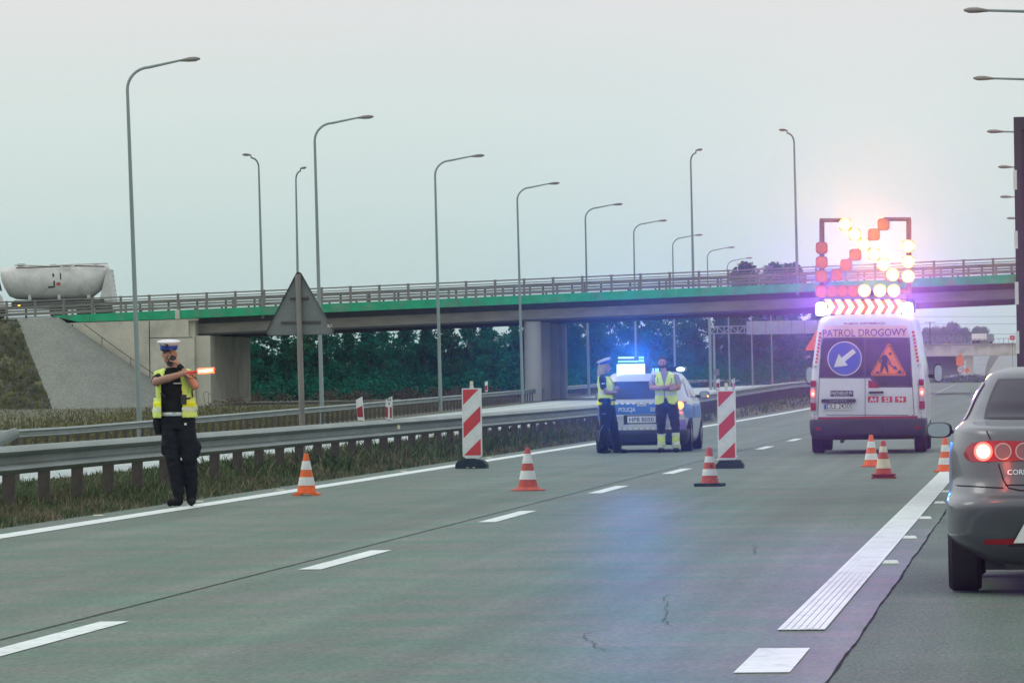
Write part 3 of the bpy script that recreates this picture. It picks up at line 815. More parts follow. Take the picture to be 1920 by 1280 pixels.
# ------------------------------------------------------------------ vehicle helpers
def interp(xs, ys, x):     # smooth monotone interpolation
    if x <= xs[0]: return ys[0]
    if x >= xs[-1]: return ys[-1]
    i = max(k for k in range(len(xs)-1) if xs[k] <= x)
    h = xs[i+1]-xs[i]; d = (ys[i+1]-ys[i])/h
    def sl(k):
        if k == 0 or k == len(xs)-1: 
            a = min(k, len(xs)-2); return (ys[a+1]-ys[a])/(xs[a+1]-xs[a])
        d0 = (ys[k]-ys[k-1])/(xs[k]-xs[k-1]); d1 = (ys[k+1]-ys[k])/(xs[k+1]-xs[k])
        return 0 if d0*d1 <= 0 else 2*d0*d1/(d0+d1)
    t = (x-xs[i])/h; m0, m1 = sl(i), sl(i+1)
    return (2*t**3-3*t*t+1)*ys[i]+(t**3-2*t*t+t)*h*m0+(-2*t**3+3*t*t)*ys[i+1]+(t**3-t*t)*h*m1
class Hull:
    def __init__(s, sl): s.z = [a[0] for a in sl]; s.c = [[a[k] for a in sl] for k in range(1, 5)]
    def q(s, z): return [interp(s.z, c, z) for c in s.c]
    def rear(s, x, z, off=0.0):
        w, r, f, n = s.q(z); u = min(.999, abs(x)/w); l = (f-r)/2
        return (x, (f+r)/2-l*(1-u**n)**(1/n)-off, z)
    def front(s, x, z, off=0.0):
        w, r, f, n = s.q(z); u = min(.999, abs(x)/w); l = (f-r)/2
        return (x, (f+r)/2+l*(1-u**n)**(1/n)+off, z)
    def side(s, y, z, sd, off=0.0):
        w, r, f, n = s.q(z); u = min(.999, abs(y-(f+r)/2)/((f-r)/2))
        return (sd*(w*(1-u**n)**(1/n)+off), y, z)
    def mesh(s, b, dz=.02, M=112):
        z0, z1 = s.z[0], s.z[-1]; N = int((z1-z0)/dz); rings = []
        for i in range(N+1):
            z = z0+(z1-z0)*i/N; w, r, f, n = s.q(z); ring = []
            for k in range(M):
                t = 2*PI*(k+.5)/M; c, sn = math.cos(t), math.sin(t)
                ring.append((w*math.copysign(abs(c)**(2/n), c), (f+r)/2+(f-r)/2*math.copysign(abs(sn)**(2/n), sn), z))
            rings.append(ring)
        b.loft(rings); return b
def bool_cut(o, cutters):
    cb = B()
    for c in cutters: cb.tube([c[0], c[1]], c[2], 28)
    co = cb.build('cutter')
    md_ = o.modifiers.new('cut', 'BOOLEAN'); md_.operation = 'DIFFERENCE'; md_.object = co; md_.solver = 'EXACT'
    dg = bpy.context.evaluated_depsgraph_get(); me = bpy.data.meshes.new_from_object(o.evaluated_get(dg))
    o.modifiers.clear(); o.data = me; bpy.data.objects.remove(co)
    me.polygons.foreach_set('use_smooth', [True]*len(me.polygons)); me.set_sharp_from_angle(angle=math.radians(32))
def wheel(parent, x, y, r, w, sd, rim=M_SILVER):
    t = B().use(M_TYRE); prof = [(r-.09, -w/2), (r-.02, -w/2), (r, -w/2+.025), (r, w/2-.025), (r-.02, w/2), (r-.09, w/2)]
    vs = []; n = 36
    for rr, a in prof:
        for k in range(n): vs.append((a, rr*math.cos(2*PI*k/n), rr*math.sin(2*PI*k/n)))
    t.add(vs, [(j*n+k, j*n+(k+1) % n, (j+1)*n+(k+1) % n, (j+1)*n+k) for j in range(5) for k in range(n)])
    tb = t.build('wheel', parent, (x, y, r+.008), smooth=35)
    q = B().use(rim); a = sd*(w/2-.03)
    vs = [(a+sd*(.01 if j else 0), rr*math.cos(2*PI*k/n), rr*math.sin(2*PI*k/n)) for j, rr in enumerate((r-.09, r-.12)) for k in range(n)]
    q.add(vs, [(k, (k+1) % n, n+(k+1) % n, n+k) for k in range(n)])
    for k in range(5):
        an = 2*PI*k/5; T = Matrix.Rotation(an, 4, 'X'); q.T = T; q.box(min(a, a+sd*.02), max(a, a+sd*.02), -.035, .035, .02, r-.11); q.T = None
    q.cyl((a, 0, 0), (a+sd*.03, 0, 0), .05, .045, 14)
    q.use(M_TYRE); q.cyl((a-sd*.02, 0, 0), (a-sd*.03, 0, 0), r-.1, r-.1, 24); q.cyl((-w/2+.01, 0, 0), (w/2-.06, 0, 0), r-.09, r-.09, 24)
    q.build('rim', tb)
    return tb
def patch(b, H, pts, off=.005, face='rear', sub=22, rnd=.03):
    # polygon given in (x,z) mapped on the hull; four corner polygons are meshed as a grid so they follow the curve
    fn = (lambda x, z: H.rear(x, z, off)) if face == 'rear' else face
    if len(pts) == 4:
        b.sm = 50
        N = sub; vs = []
        for j in range(N+1):
            for i in range(N+1):
                u, v = 2*i/N-1, 2*j/N-1
                uu = u*math.sqrt(1-rnd*3*v*v/2); vv = v*math.sqrt(1-rnd*3*u*u/2); s_, t_ = (uu+1)/2, (vv+1)/2
                x = pts[0][0]*(1-s_)*(1-t_)+pts[1][0]*s_*(1-t_)+pts[2][0]*s_*t_+pts[3][0]*(1-s_)*t_
                z = pts[0][1]*(1-s_)*(1-t_)+pts[1][1]*s_*(1-t_)+pts[2][1]*s_*t_+pts[3][1]*(1-s_)*t_
                vs.append(fn(x, z))
        b.add(vs, [(j*(N+1)+i, j*(N+1)+i+1, (j+1)*(N+1)+i+1, (j+1)*(N+1)+i) for j in range(N) for i in range(N)])
    else:
        b.add([fn(x, z) for x, z in pts], [tuple(range(len(pts)))])
    return b
def mirror_part(parent, x, y, z, sd, w, h, m=M_PLAST, name='side_mirror'):
    b = B().use(m)
    rings = []
    for s_, k in ((0, .86), (.02, 1), (.09, .95), (.15, .6)):
        rings.append([(x+w*k*math.copysign(abs(math.cos(t))**.7, math.cos(t)), y+s_, z+h*k*math.copysign(abs(math.sin(t))**.7, math.sin(t))) for t in [2*PI*i/20 for i in range(20)]])
    b.loft(rings); b.box(min(x-sd*w*.6, x-sd*(w+.12)), max(x-sd*w*.6, x-sd*(w+.12)), y+.04, y+.1, z-h*.5, z-h*.1)
    o = b.build(name, parent, smooth=45)
    g_ = B().use(M_MIRR); g_.add([(x+w*.8*math.copysign(abs(math.cos(t))**.7, math.cos(t)), y-.003, z+h*.84*math.copysign(abs(math.sin(t))**.7, math.sin(t))) for t in [2*PI*i/20 for i in range(20)]], [tuple(range(20))]); g_.build('mirror_glass', o)
    return o
M_MIRR = mat('mirror_glass', (.45, .48, .5), .08, .9)

# ------------------------------------------------------------------ patrol van
YV = G(1626, 850).y - .75
cv = W(1627, 800, YV).x
van = empty('patrol_van', (cv, YV, .012), 0, 'white road patrol van with lit arrow board on its roof, seen from behind', 'van')
VO = Vector(van.location)
def VP(px, py, dy=0.0):
    p = W(px, py, YV+dy)-VO; return (p.x, p.z)
HV = Hull([(.40, .97, .04, 5.2, 12), (.60, 1.005, .03, 5.25, 12), (1.0, 1.01, .02, 5.15, 13), (1.15, 1.005, .025, 4.8, 13), (1.4, .985, .035, 4.4, 14), (1.8, .93, .07, 4.0, 14), (2.1, .885, .10, 3.8, 14), (2.28, .855, .13, 3.7, 12), (2.36, .82, .17, 3.6, 9), (2.41, .72, .25, 3.45, 6), (2.43, .5, .5, 3.1, 4)])
b = B().use(M_WPAINT); HV.mesh(b); vb = b.build('body', van)
bool_cut(vb, [((s*.70, y, .36), (s*1.2, y, .36), .41) for s in (-1, 1) for y in (.85, 4.3)])
fn = lambda off: (lambda x, z: HV.rear(x, z, off))
b = B().use(M_PLAST); patch(b, HV, [VP(*p) for p in ((1534, 709), (1711, 709), (1705, 632), (1541, 632))], .004, rnd=.02); patch(b, HV, [VP(*p) for p in ((1647, 726), (1711, 726), (1711, 706), (1628, 706))], .0045, rnd=.02); b.build('window_seal', van)
b = B().use(M_GLASSB); lw = [VP(*p) for p in ((1537, 706), (1620, 706), (1620, 635), (1544, 635))]
patch(b, HV, lw, .006); b.build('rear_window', van)
b = B().use(M_GLASSB); patch(b, HV, [VP(*p) for p in ((1623, 706), (1708, 706), (1702, 635), (1623, 635))], .006); patch(b, HV, [VP(*p) for p in ((1652, 722), (1707, 722), (1708, 704), (1634, 704))], .0065, rnd=.02); b.build('rear_window', van)
b = B().use(mat('pale_orange_band', (.72, .50, .40), .5)); bd = [VP(*p) for p in ((1541, 632), (1705, 632), (1700, 610), (1546, 610))]
patch(b, HV, bd, .004, rnd=0); b.build('name_band', van)
b = B().use(M_INKP); c0 = VP(1621, 629); wdt = VP(1700, 629)[0]-VP(1542, 629)[0]
b.text('PATROL DROGOWY', .125, c0[0], c0[1]-.01, fn(.008), bold=.012, width=wdt); b.build('lettering', van)
b = B().use(M_LENSR); c0 = VP(1621, 608); b.text('POMOC INFORMACJA', .035, c0[0], c0[1], fn(.007), width=.72, bold=.02); 
b.build('small_lettering', van)
# blue arrow sign
b = B().use(M_SBLUE); cc = VP(1583.5, 672); rr = .30; n = 40
def ringpoly(b, r0, r1, off):
    vs = []; 
    for k in range(n):
        t = 2*PI*k/n
        for r in (r0, r1): vs.append(HV.rear(cc[0]+r*math.cos(t), cc[1]+r*math.sin(t), off))
    b.add(vs, [(2*k, 2*k+1, 2*((k+1) % n)+1, 2*((k+1) % n)) for k in range(n)])
vs = [HV.rear(cc[0]+rr*math.cos(2*PI*k/n), cc[1]+rr*math.sin(2*PI*k/n), .012) for k in range(n)]; b.add(vs, [tuple(range(n))])
b.use(M_WHITE); ringpoly(b, .283, .298, .014)
ar = [(-.0, -.235)]
sh_ = [(0, .24), (.045, .24)]
arrow = [(-.042, .22), (.042, .22), (.042, -.03), (.13, -.03), (0, -.24), (-.13, -.03), (-.042, -.03)]
ca, sa = math.cos(-math.radians(52)), math.sin(-math.radians(52))
b.add([HV.rear(cc[0]+x*ca-z*sa, cc[1]+x*sa+z*ca, .0145) for x, z in arrow], [tuple(range(7))])
b.build('arrow_sign', van)
# orange road works triangle
b = B().use(M_INK); tri = [VP(*p) for p in ((1631, 704), (1700, 704), (1666, 641))]
def shrink(P_, k):
    cx = sum(p[0] for p in P_)/len(P_); cz = sum(p[1] for p in P_)/len(P_); return [(cx+(x-cx)*k, cz+(z-cz)*k) for x, z in P_]
rp_ = roundpoly(tri, .025, 4)
b.use(M_SORA).add([HV.rear(x, z, .012) for x, z in rp_], [tuple(range(len(rp_)))])
r1_ = shrink(rp_, .93); r2_ = shrink(rp_, .87); n2 = len(rp_)
b.use(M_INK).add([HV.rear(x, z, .0135) for x, z in r1_]+[HV.rear(x, z, .0135) for x, z in r2_], [(i, (i+1) % n2, n2+(i+1) % n2, n2+i) for i in range(n2)])
q = lambda pts: b.add([HV.rear(*VP(x, y), .015) for x, y in pts], [tuple(range(len(pts)))])
q([(1650, 699), (1653, 699), (1659, 684), (1663, 676), (1660, 667), (1655, 667), (1652, 680)]); q([(1663, 699), (1666, 699), (1664, 684), (1661, 678), (1657, 682)])
q([(1653, 668), (1658, 664), (1664, 668), (1664, 679), (1657, 681)]); q([(1655, 666), (1657, 669), (1651, 675), (1652, 680), (1649, 680), (1648, 673)])
q([(1662, 670), (1664, 669), (1671, 681), (1669, 682)]); q([(1656, 675), (1657, 673.5), (1677, 688), (1676, 690)]); q([(1674, 688), (1679, 686), (1683, 693), (1675, 692)])
q([(1640, 700), (1651, 700), (1645, 695)]); q([(1681, 700), (1693, 700), (1687, 692)])
hc = VP(1669, 663); b.add([HV.rear(hc[0]+.026*math.cos(2*PI*k/14), hc[1]+.026*math.sin(2*PI*k/14), .015) for k in range(14)], [tuple(range(14))])
b.build('works_sign', van)
# red road number boxes, small signs
for (x0, x1_, s_) in ((1627, 1647, 'A4'), (1653, 1673, 'S3'), (1678, 1699, '94')):
    b = B().use(M_RED); patch(b, HV, [VP(x0, 754), VP(x1_, 754), VP(x1_, 743), VP(x0, 743)], .006, rnd=0); c0 = VP((x0+x1_)/2, 752.5)
    b.use(M_WHITE).text(s_, .075, c0[0], c0[1], fn(.009), bold=.02); b.build('road_number', van)
b = B().use(M_INK); patch(b, HV, [VP(1557, 743), VP(1600, 743), VP(1600, 732), VP(1557, 732)], .006, rnd=0)
c0 = VP(1578.5, 739.5); b.use(M_WHITE).text('PARTNER.KP PK', .05, c0[0], c0[1], fn(.009), width=.37, bold=.01); c0 = VP(1578.5, 742.5); b.text('SERWIS POMOC', .018, c0[0], c0[1], fn(.009), width=.28); b.build('partner_sticker', van)
b = B().use(M_PLAST); a, c = VP(1540, 755), VP(1605, 747); b.bevbox(a[0], c[0], -.035, .03, a[1], c[1], .02)
b.use(M_CHROME).text('MASTER', .02, (a[0]+c[0])/2, (a[1]+c[1])/2-.01, lambda x, z: (x, -.037, z), width=.3); b.build('door_strip', van)
b = B().use(M_WHITE); a, c = VP(1545, 767.5), VP(1600, 756.5); b.box(a[0], c[0], -.012, .01, a[1], c[1]); b.use(M_SBLUE).box(a[0]+.004, a[0]+.045, -.0135, 0, a[1]+.004, c[1]-.004)
b.use(M_INK).text('DLE 24300', .085, (a[0]+c[0])/2+.02, a[1]+.015, lambda x, z: (x, -.0145, z), width=.44, bold=.005); b.build('number_plate', van)
b = B().use(M_PLAST); a, c = VP(1629, 737.5), VP(1657, 733); b.bevbox(a[0], c[0], -.05, .02, a[1], c[1], .012); b.build('door_handle', van)
b = B().use(M_JOINT)
for x0, y0, x1_, y1_ in ((1622, 632, 1622, 780), (1540, 632, 1533, 778), (1705, 632, 1714, 778), (1533, 778, 1714, 778)):
    A, D_ = VP(x0, y0), VP(x1_, y1_); dx, dz = D_[0]-A[0], D_[1]-A[1]; L_ = math.hypot(dx, dz); nx, nz_ = -dz/L_*.005, dx/L_*.005; N = 10; vs = []
    for i in range(N+1):
        x, z = A[0]+dx*i/N, A[1]+dz*i/N; vs += [HV.rear(x-nx, z-nz_, .0035), HV.rear(x+nx, z+nz_, .0035)]
    b.add(vs, [(2*i, 2*i+1, 2*i+3, 2*i+2) for i in range(N)])
b.build('door_seam', van)
b = B().use(M_LENSR); patch(b, HV, [VP(1628, 727), VP(1648, 727), VP(1641, 716), VP(1628, 712)], .007, rnd=0); b.build('red_label', van)
b = B().use(M_DRED)
a = HV.q(.63)[0]; patch(b, HV, [(-a*.93, .60), (a*.93, .60), (a*.93, .645), (-a*.93, .645)], .008, rnd=0); b.build('red_line', van)
for s in (-1, 1):
    b = B()
    for i in range(9):
        z = 2.12-i*.062; 
        w_ = HV.q(z)[0]; b.use(M_RED); patch(b, HV, [(s*(w_-.075)-.022, z-.045), (s*(w_-.075)+.022, z-.045), (s*(w_-.073)+.022, z), (s*(w_-.073)-.022, z)], .008, sub=2, rnd=0)
    b.build('reflective_strip', van)
    for zz in (1.52, .69):
        w_ = HV.q(zz)[0]; b = B().use(M_WPAINT); x, y, _ = HV.rear(s*(w_-.08), zz); b.bevbox(x-.055, x+.055, y-.03, y+.03, zz-.035, zz+.035, .015); b.use(M_PLAST).cyl((x, y-.03, zz), (x, y-.034, zz), .012, .012, 8); b.build('hinge', van)
    # tail lamp column
    tl = B().use(M_LENSR)
    for z0, z1, m_ in ((1.17, 1.28, M_LENSR), (.98, 1.165, M_LENSC), (.90, .975, M_LENSC), (.76, .895, M_LENSR)):
        w_ = HV.q((z0+z1)/2)[0]; tl.use(m_); tl.bevbox(s*(w_-.062)-.045, s*(w_-.062)+.045, HV.rear(w_-.11, z0)[1]-.035, .30, z0, z1, .008)
    tlo = tl.build('tail_lamp', van)
    e = B().use(E_RED); w_ = HV.q(1.07)[0]; yy = HV.rear(w_-.11, 1)[1]-.038
    e.ell((s*(w_-.062), yy, 1.06), (.038, .012, .07)); e.use(E_REDC).ell((s*(w_-.062), yy-.004, 1.05), (.026, .012, .035)); e.build('brake_light', tlo)
# bumper
b = B().use(M_PLAST); HB = Hull([(.26, .96, .12, 1.2, 6), (.33, 1.0, -.07, 1.2, 8), (.48, 1.02, -.09, 1.2, 9), (.58, 1.02, -.08, 1.2, 9), (.605, 1.0, -.04, 1.2, 9)])
HB.mesh(b, .02, 64); bo_ = b.build('rear_bumper', van); bool_cut(bo_, [((s*.70, .85, .36), (s*1.2, .85, .36), .41) for s in (-1, 1)])
for s in (-1, 1):
    b = B().use(M_LENSR); x, y, z = HB.rear(s*.86, .44); b.box(x-.04, x+.04, y-.012, y+.01, z-.02, z+.02); b.build('reflector', bo_)
b = B().use(M_PLAST).box(-.22, .22, -.115, -.085, .36, .58); b.build('bumper_step', bo_)
b = B().use(M_PLAST).box(-.8, .8, .3, 5.0, .24, .42); b.cyl((-.45, -.03, .22), (-.45, .5, .24), .035, .035, 10); b.cyl((-.7, .85, .33), (.7, .85, .33), .06, .06, 10); b.build('underbody', van)
for s in (-1, 1):
    for y in (.85, 4.3): wheel(van, s*.895, y, .335, .21, s)
    mirror_part(van, s*1.17+(.0 if s > 0 else .03), 3.35, 1.38, s, .085, .17)
    b = B().use(M_GLASS)
    patch(b, HV, [(3.0, 1.35), (3.9, 1.35), (3.7, 1.9), (3.0, 1.92)], face=lambda y, z, s=s: HV.side(y, z, s, .006)); b.build('side_window', van)
b = B().use(M_GLASS); patch(b, HV, [(-.8, 1.35), (.8, 1.35), (.74, 2.05), (-.74, 2.05)], face=lambda x, z: HV.front(x, z, .006)); b.build('windscreen', van)
BEAM = 13000
# roof rack, beacons, chevrons and arrow board
lbz0, lbz1 = VP(1600, 588)[1], VP(1600, 563)[1]
yb_ = .45
bar = B().use(M_PLAST); bar.bevbox(VP(1535, 580, yb_)[0], VP(1716, 580, yb_)[0], yb_, yb_+.30, lbz0-.0, lbz1+.02, .03)
for s in (-1, 1): bar.box(s*.6-.04, s*.6+.04, yb_+.05, yb_+.25, 2.36, lbz0+.01)
bar.use(M_LENSO).box(VP(1546, 580, yb_)[0], VP(1698, 580, yb_)[0], yb_-.002, yb_+.01, lbz0+.01, lbz1)
lb = bar.build('light_bar', van)
def chev(b, cx, cz, w, h, y):
    t_ = w*.55
    b.add([(cx-w/2, y, cz+h/2), (cx-w/2+t_, y, cz+h/2), (cx+w/2, y, cz), (cx-w/2+t_, y, cz-h/2), (cx-w/2, y, cz-h/2), (cx+w/2-t_, y, cz)], [(0, 1, 2, 5), (5, 2, 3, 4)])
for i in range(8):
    px = 1556+i*18.6; c0 = VP(px, 575, yb_); e = B().use(E_AMBR); chev(e, c0[0], c0[1], .18, .26, yb_-.004); e.use(E_AMB); chev(e, c0[0], c0[1], .145, .22, yb_-.008); e.build('chevron_light', lb)
for px in (1540, 1702):
    c0 = VP(px, 580, yb_); e = B().use(E_VIO); e.lathe([(.02, -.11), (.085, -.10), (.10, 0), (.085, .10), (.02, .125)], 18, (c0[0], yb_-.10, c0[1])); bc = e.build('beacon', lb)
    c0 = VP(px, 580, yb_)
    light('SPOT', 'beacon_light', van, (c0[0], yb_-.28, c0[1]), BEAM, (.36, .12, 1), .1, aim=(.035, -1, .024), spot=math.radians(10), blend=.95)
fr = B().use(mat('board_frame', (.22, .12, .10), .6, var=.1)); yf = yb_+.12
def bar_(x0, y0, x1_, y1_, w=.045):
    A, D_ = VP(x0, y0, yf), VP(x1_, y1_, yf); fr.tube([(A[0], yf, A[1]), (D_[0], yf, D_[1])], w, 4)
bar_(1541, 412, 1541, 562); bar_(1537, 413, 1585, 413, .035); bar_(1704, 412, 1704, 562); bar_(1657, 411, 1708, 411, .035); bar_(1541, 545, 1704, 545, .04)
bar_(1586, 421, 1690, 530, .03); bar_(1657, 421, 1545, 536, .03)
bd_ = fr.build('arrow_board', van)
lit = [(1585, 421), (1603, 440), (1620, 459), (1639, 477), (1657, 496), (1674, 515), (1703, 462), (1703, 491), (1703, 518), (1621, 545), (1650, 545), (1676, 545)]
unl = [(1657, 421), (1639, 440), (1604, 478), (1587, 497), (1569, 516), (1541, 465), (1541, 492), (1541, 518), (1541, 546), (1561, 546), (1580, 546), (1599, 546)]
def lampdisc(px, py, on):
    c0 = VP(px, py, yf); r = .105
    h = B().use(mat('lamp_housing', (.60, .15, .03), .5, var=.1)); y = yf-.05
    pts = roundpoly([(c0[0]-r, c0[1]-r), (c0[0]+r, c0[1]-r), (c0[0]+r, c0[1]+r), (c0[0]-r, c0[1]+r)], r*.55, 4)
    h.prism(pts, y-.05, y+.0)
    if not on: h.use(M_LENSO); h.add([(c0[0]+.088*math.cos(2*PI*k/18), y-.054, c0[1]+.088*math.sin(2*PI*k/18)) for k in range(18)], [tuple(range(18))])
    ho = h.build('warning_lamp', bd_)
    if on: e = B().use(E_AMBR); e.ell((c0[0], y-.05, c0[1]), (.112, .02, .112), 20, 8); e.use(E_AMB); e.ell((c0[0], y-.06, c0[1]), (.094, .03, .094), 18, 8); e.build('lit_lens', ho)
for p in lit: lampdisc(*p, True)
for p in unl: lampdisc(*p, False)
for bx_, bz_ in ((-.05, 3.75), (.45, 3.05)):
    light('SPOT', 'board_light', van, (bx_, yb_-.5, bz_), 12000, (1, .36, .06), .5, aim=(.035, -1, .024), spot=math.radians(10), blend=.95)

# ------------------------------------------------------------------ police car
YP = G(1204, 848).y - .65
cp_ = W(1203, 800, YP).x
pc = empty('police_car', (cp_, YP, .012), 0, 'white and blue police estate car with lit rear panel, parked behind two people', 'police car')
PO = Vector(pc.location)
def PP(px, py, dy=0.0):
    p = W(px, py, YP+dy)-PO; return (p.x, p.z)
HP = Hull([(.16, .78, .10, 4.25, 5), (.24, .84, .02, 4.4, 5), (.42, .87, -.01, 4.45, 5), (.6, .885, .03, 4.42, 5), (.78, .885, .06, 4.3, 5), (.93, .87, .10, 4.0, 5), (1.0, .84, .16, 3.45, 5), (1.2, .76, .36, 2.95, 5), (1.38, .675, .52, 2.45, 5), (1.45, .61, .60, 2.2, 4.5), (1.485, .45, .85, 1.9, 4)])
b = B().use(M_SILVER); HP.mesh(b); pb_o = b.build('body', pc)
bool_cut(pb_o, [((s*.60, y, .32), (s*1.1, y, .32), .365) for s in (-1, 1) for y in (.72, 3.4)])
pf_ = lambda off: (lambda x, z: HP.rear(x, z, off))
b = B().use(M_GLASS); patch(b, HP, [(-.66, .985), (.66, .985), (.56, 1.31), (-.56, 1.31)], .014); b.build('rear_window', pc)
b = B().use(M_PBLUE); patch(b, HP, [(-.62, .70), (.62, .70), (.60, .90), (-.60, .90)], .005, rnd=0); b.build('blue_band', pc)
b = B().use(M_WHITE)
for i in range(12): x = -.60+i*.105; patch(b, HP, [(x, .885), (x+.06, .885), (x+.06, .925), (x, .925)], .0075, 'rear', 2, 0)
for i in range(13): x = -.66+i*.105; patch(b, HP, [(x, .415), (x+.07, .415), (x+.07, .455), (x, .455)], .0075, 'rear', 2, 0)
b.build('reflective_tape', pc)
b = B().use(M_WHITE); b.text('POLICJA', .075, -.27, .755, pf_(.009), width=.31, bold=.015); b.text('BIELSKO', .07, .30, .755, pf_(.009), width=.27, bold=.01); b.build('lettering', pc)
b = B().use(M_SILVER); patch(b, HP, [(-.10, .845), (.10, .845), (.075, .93), (-.075, .93)], .012, rnd=.2); b.use(M_CHROME); b.ell(HP.rear(0, .885, .016), (.05, .006, .027)); b.build('badge', pc)
b = B().use(M_WPAINT); patch(b, HP, [(-.60, .665), (.60, .665), (.62, .695), (-.62, .695)], .03, rnd=0); b.build('tailgate_ledge', pc)
b = B().use(M_PLAST); x, y, z = HP.rear(0, .6); b.box(-.33, .33, y-.02, y+.05, .515, .69); b.use(mat('plate_white', (.85, .87, .88), .4, var=0)).box(-.262, .262, y-.028, y-.02, .545, .668)
b.use(M_INK).text('HPB B050', .075, .0, .568, lambda x, z: (x, y-.0295, z), width=.45, bold=.008); b.build('number_plate', pc)
b = B().use(E_RED); 
for s in (-1, 1): b.box(s*.14-.02, s*.14+.02, y-.01, y, .678, .686)
b.build('plate_light', pc)
HPB = Hull([(.13, .80, .10, .9, 5), (.18, .83, -.02, .9, 5), (.34, .865, -.05, .9, 5), (.405, .865, -.03, .9, 5), (.415, .85, 0, .9, 5)])
b = B().use(M_PLAST); HPB.mesh(b, .02, 64); o = b.build('rear_bumper', pc); bool_cut(o, [((s*.55, .72, .32), (s*1.1, .72, .32), .365) for s in (-1, 1)])
b = B().use(M_PLAST).box(-.7, .7, .3, 4.1, .16, .25); b.build('underbody', pc)
for s in (-1, 1):
    b = B().use(M_LENSR); patch(b, HP, [(s*.52, .80), (s*.80, .78), (s*.81, .93), (s*.60, .91)], .012); tl = b.build('tail_lamp', pc)
    if s < 0: e = B().use(E_RED); e.ell(HP.rear(-.70, .855, .02), (.05, .02, .035)); e.build('brake_light', tl)
    else: e = B().use(E_ORA); e.ell(HP.rear(.70, .855, .03), (.075, .03, .075)); e.use(E_RED); e.ell(HP.rear(.72, .72, .02), (.035, .015, .02)); e.build('indicator_light', tl)
    b = B().use(M_PBLUE); face = lambda y, z, s=s: HP.side(y, z, s, .009)
    patch(b, HP, [(.35, .62), (1.1, .60), (1.1, .84), (.25, .90)], face=face); patch(b, HP, [(1.25, .62), (3.2, .60), (3.0, .88), (1.25, .88)], face=face, rnd=0); b.build('side_band', pc)
    b = B().use(M_GLASS)
    patch(b, HP, [(.70, 1.02), (1.45, 1.0), (1.45, 1.36), (.92, 1.34)], face=face); patch(b, HP, [(1.52, 1.0), (2.7, 1.0), (2.35, 1.34), (1.52, 1.37)], face=face); b.build('side_window', pc)
    for y in (.72, 3.4): wheel(pc, s*.785, y, .315, .20, s)
    mo_ = mirror_part(pc, s*.99, 2.72, 1.04, s, .095, .07)
    if s > 0: e = B().use(E_ORA); e.ell((1.06, 2.70, 1.01), (.02, .015, .02)); e.build('indicator', mo_)
b = B().use(M_GLASS); patch(b, HP, [(-.7, 1.05), (.7, 1.05), (.6, 1.36), (-.6, 1.36)], face=lambda x, z: HP.front(x, z, .006)); b.build('windscreen', pc)
b = B().use(mat('tape_violet', (.25, .16, .5), .5)); patch(b, HP, [(.66, .40), (.80, .42), (.79, .60), (.66, .58)], .008); b.use(M_WHITE); patch(b, HP, [(.66, .36), (.74, .36), (.78, .41), (.66, .40)], .009, rnd=0); b.build('bumper_tape', pc)
# raised rear LED panel and roof bar
yl = .62
b = B().use(M_PLAST); A, D_ = PP(1157, 716, yl), PP(1214, 669, yl)
b.bevbox(A[0], D_[0]+.06, yl, yl+.08, A[1]+.06, D_[1], .02); b.box(-.2, -.14, yl+.02, yl+.06, 1.35, A[1]+.1)
lp = b.build('led_panel', pc)
e = B().use(E_LED)
for (y0, y1, m_) in ((669, 672, E_LED), (676, 679, E_LEDS), (682, 712, E_LED), (714, 717, E_LED)):
    a, c = PP(1159, y1, yl), PP(1189 if y1 < 675 else 1196, y0, yl); e.use(m_)
    if y0 == 682:
        a, c = PP(1157, y1, yl), PP(1209, y0, yl)
    e.box(a[0], c[0], yl-.02, yl-.002, a[1], c[1])
for yy in (670, 676, 715):
    for i in range(3):
        a = PP(1199+i*3.4, yy, yl); e.use(E_LEDS).box(a[0]-.012, a[0]+.012, yl-.012, yl-.002, a[1]-.02, a[1]+.02)
e.build('led_rows', lp)
yl2 = 1.35
b = B().use(M_GLASS); A, D_ = PP(1172, 698, yl2), PP(1286, 688, yl2); b.bevbox(A[0], D_[0], yl2, yl2+.28, A[1], D_[1]+.01, .03); rb = b.build('roof_light_bar', pc)
e = B().use(E_LEDS); 
for i, px in enumerate((1215, 1220, 1225, 1230, 1234)):
    a = PP(px, 693, yl2); e.box(a[0]-.015, a[0]+.012, yl2-.008, yl2-.001, a[1]-.035, a[1]+.03)
e.use(E_LED); a = PP(1276, 692, yl2); e.ell((a[0], yl2, a[1]), (.085, .05, .045)); e.build('beacon_light', rb)
light('SPOT', 'panel_light', pc, ((PP(1185, 697, yl))[0], yl-.1, 1.62), 13000, (.02, .20, 1), .15, aim=(.08, -1, .028), spot=math.radians(9.5), blend=.9)

# ------------------------------------------------------------------ grey car
YC = 31.3
sc_x = W(1772, 900, YC).x + .85
gc = empty('grey_car', (sc_x, YC, .012), 0, 'grey four door car with lit brake lamp, cropped by the right frame edge', 'car')
GO = Vector(gc.location)
def GP(px, py, dy=0.0):
    p = W(px, py, YC+dy)-GO; return (p.x, p.z)
HG = Hull([(.155, .50, .30, 4.0, 5), (.20, .64, .14, 4.05, 6), (.26, .745, .06, 4.15, 7), (.32, .82, .02, 4.2, 8), (.385, .858, .0, 4.22, 8.5), (.55, .86, -.045, 4.24, 8), (.585, .856, -.035, 4.23, 7), (.615, .848, .02, 4.22, 6), (.72, .85, .05, 4.12, 4.8), (.86, .845, .075, 4.0, 4.8), (.96, .825, .10, 3.75, 4.8), (1.01, .80, .15, 3.4, 5), (1.035, .775, .35, 3.15, 5), (1.06, .75, .62, 2.95, 5), (1.18, .69, .86, 2.7, 5), (1.30, .62, 1.10, 2.45, 5), (1.35, .575, 1.22, 2.3, 4.6), (1.385, .45, 1.45, 2.1, 4)])
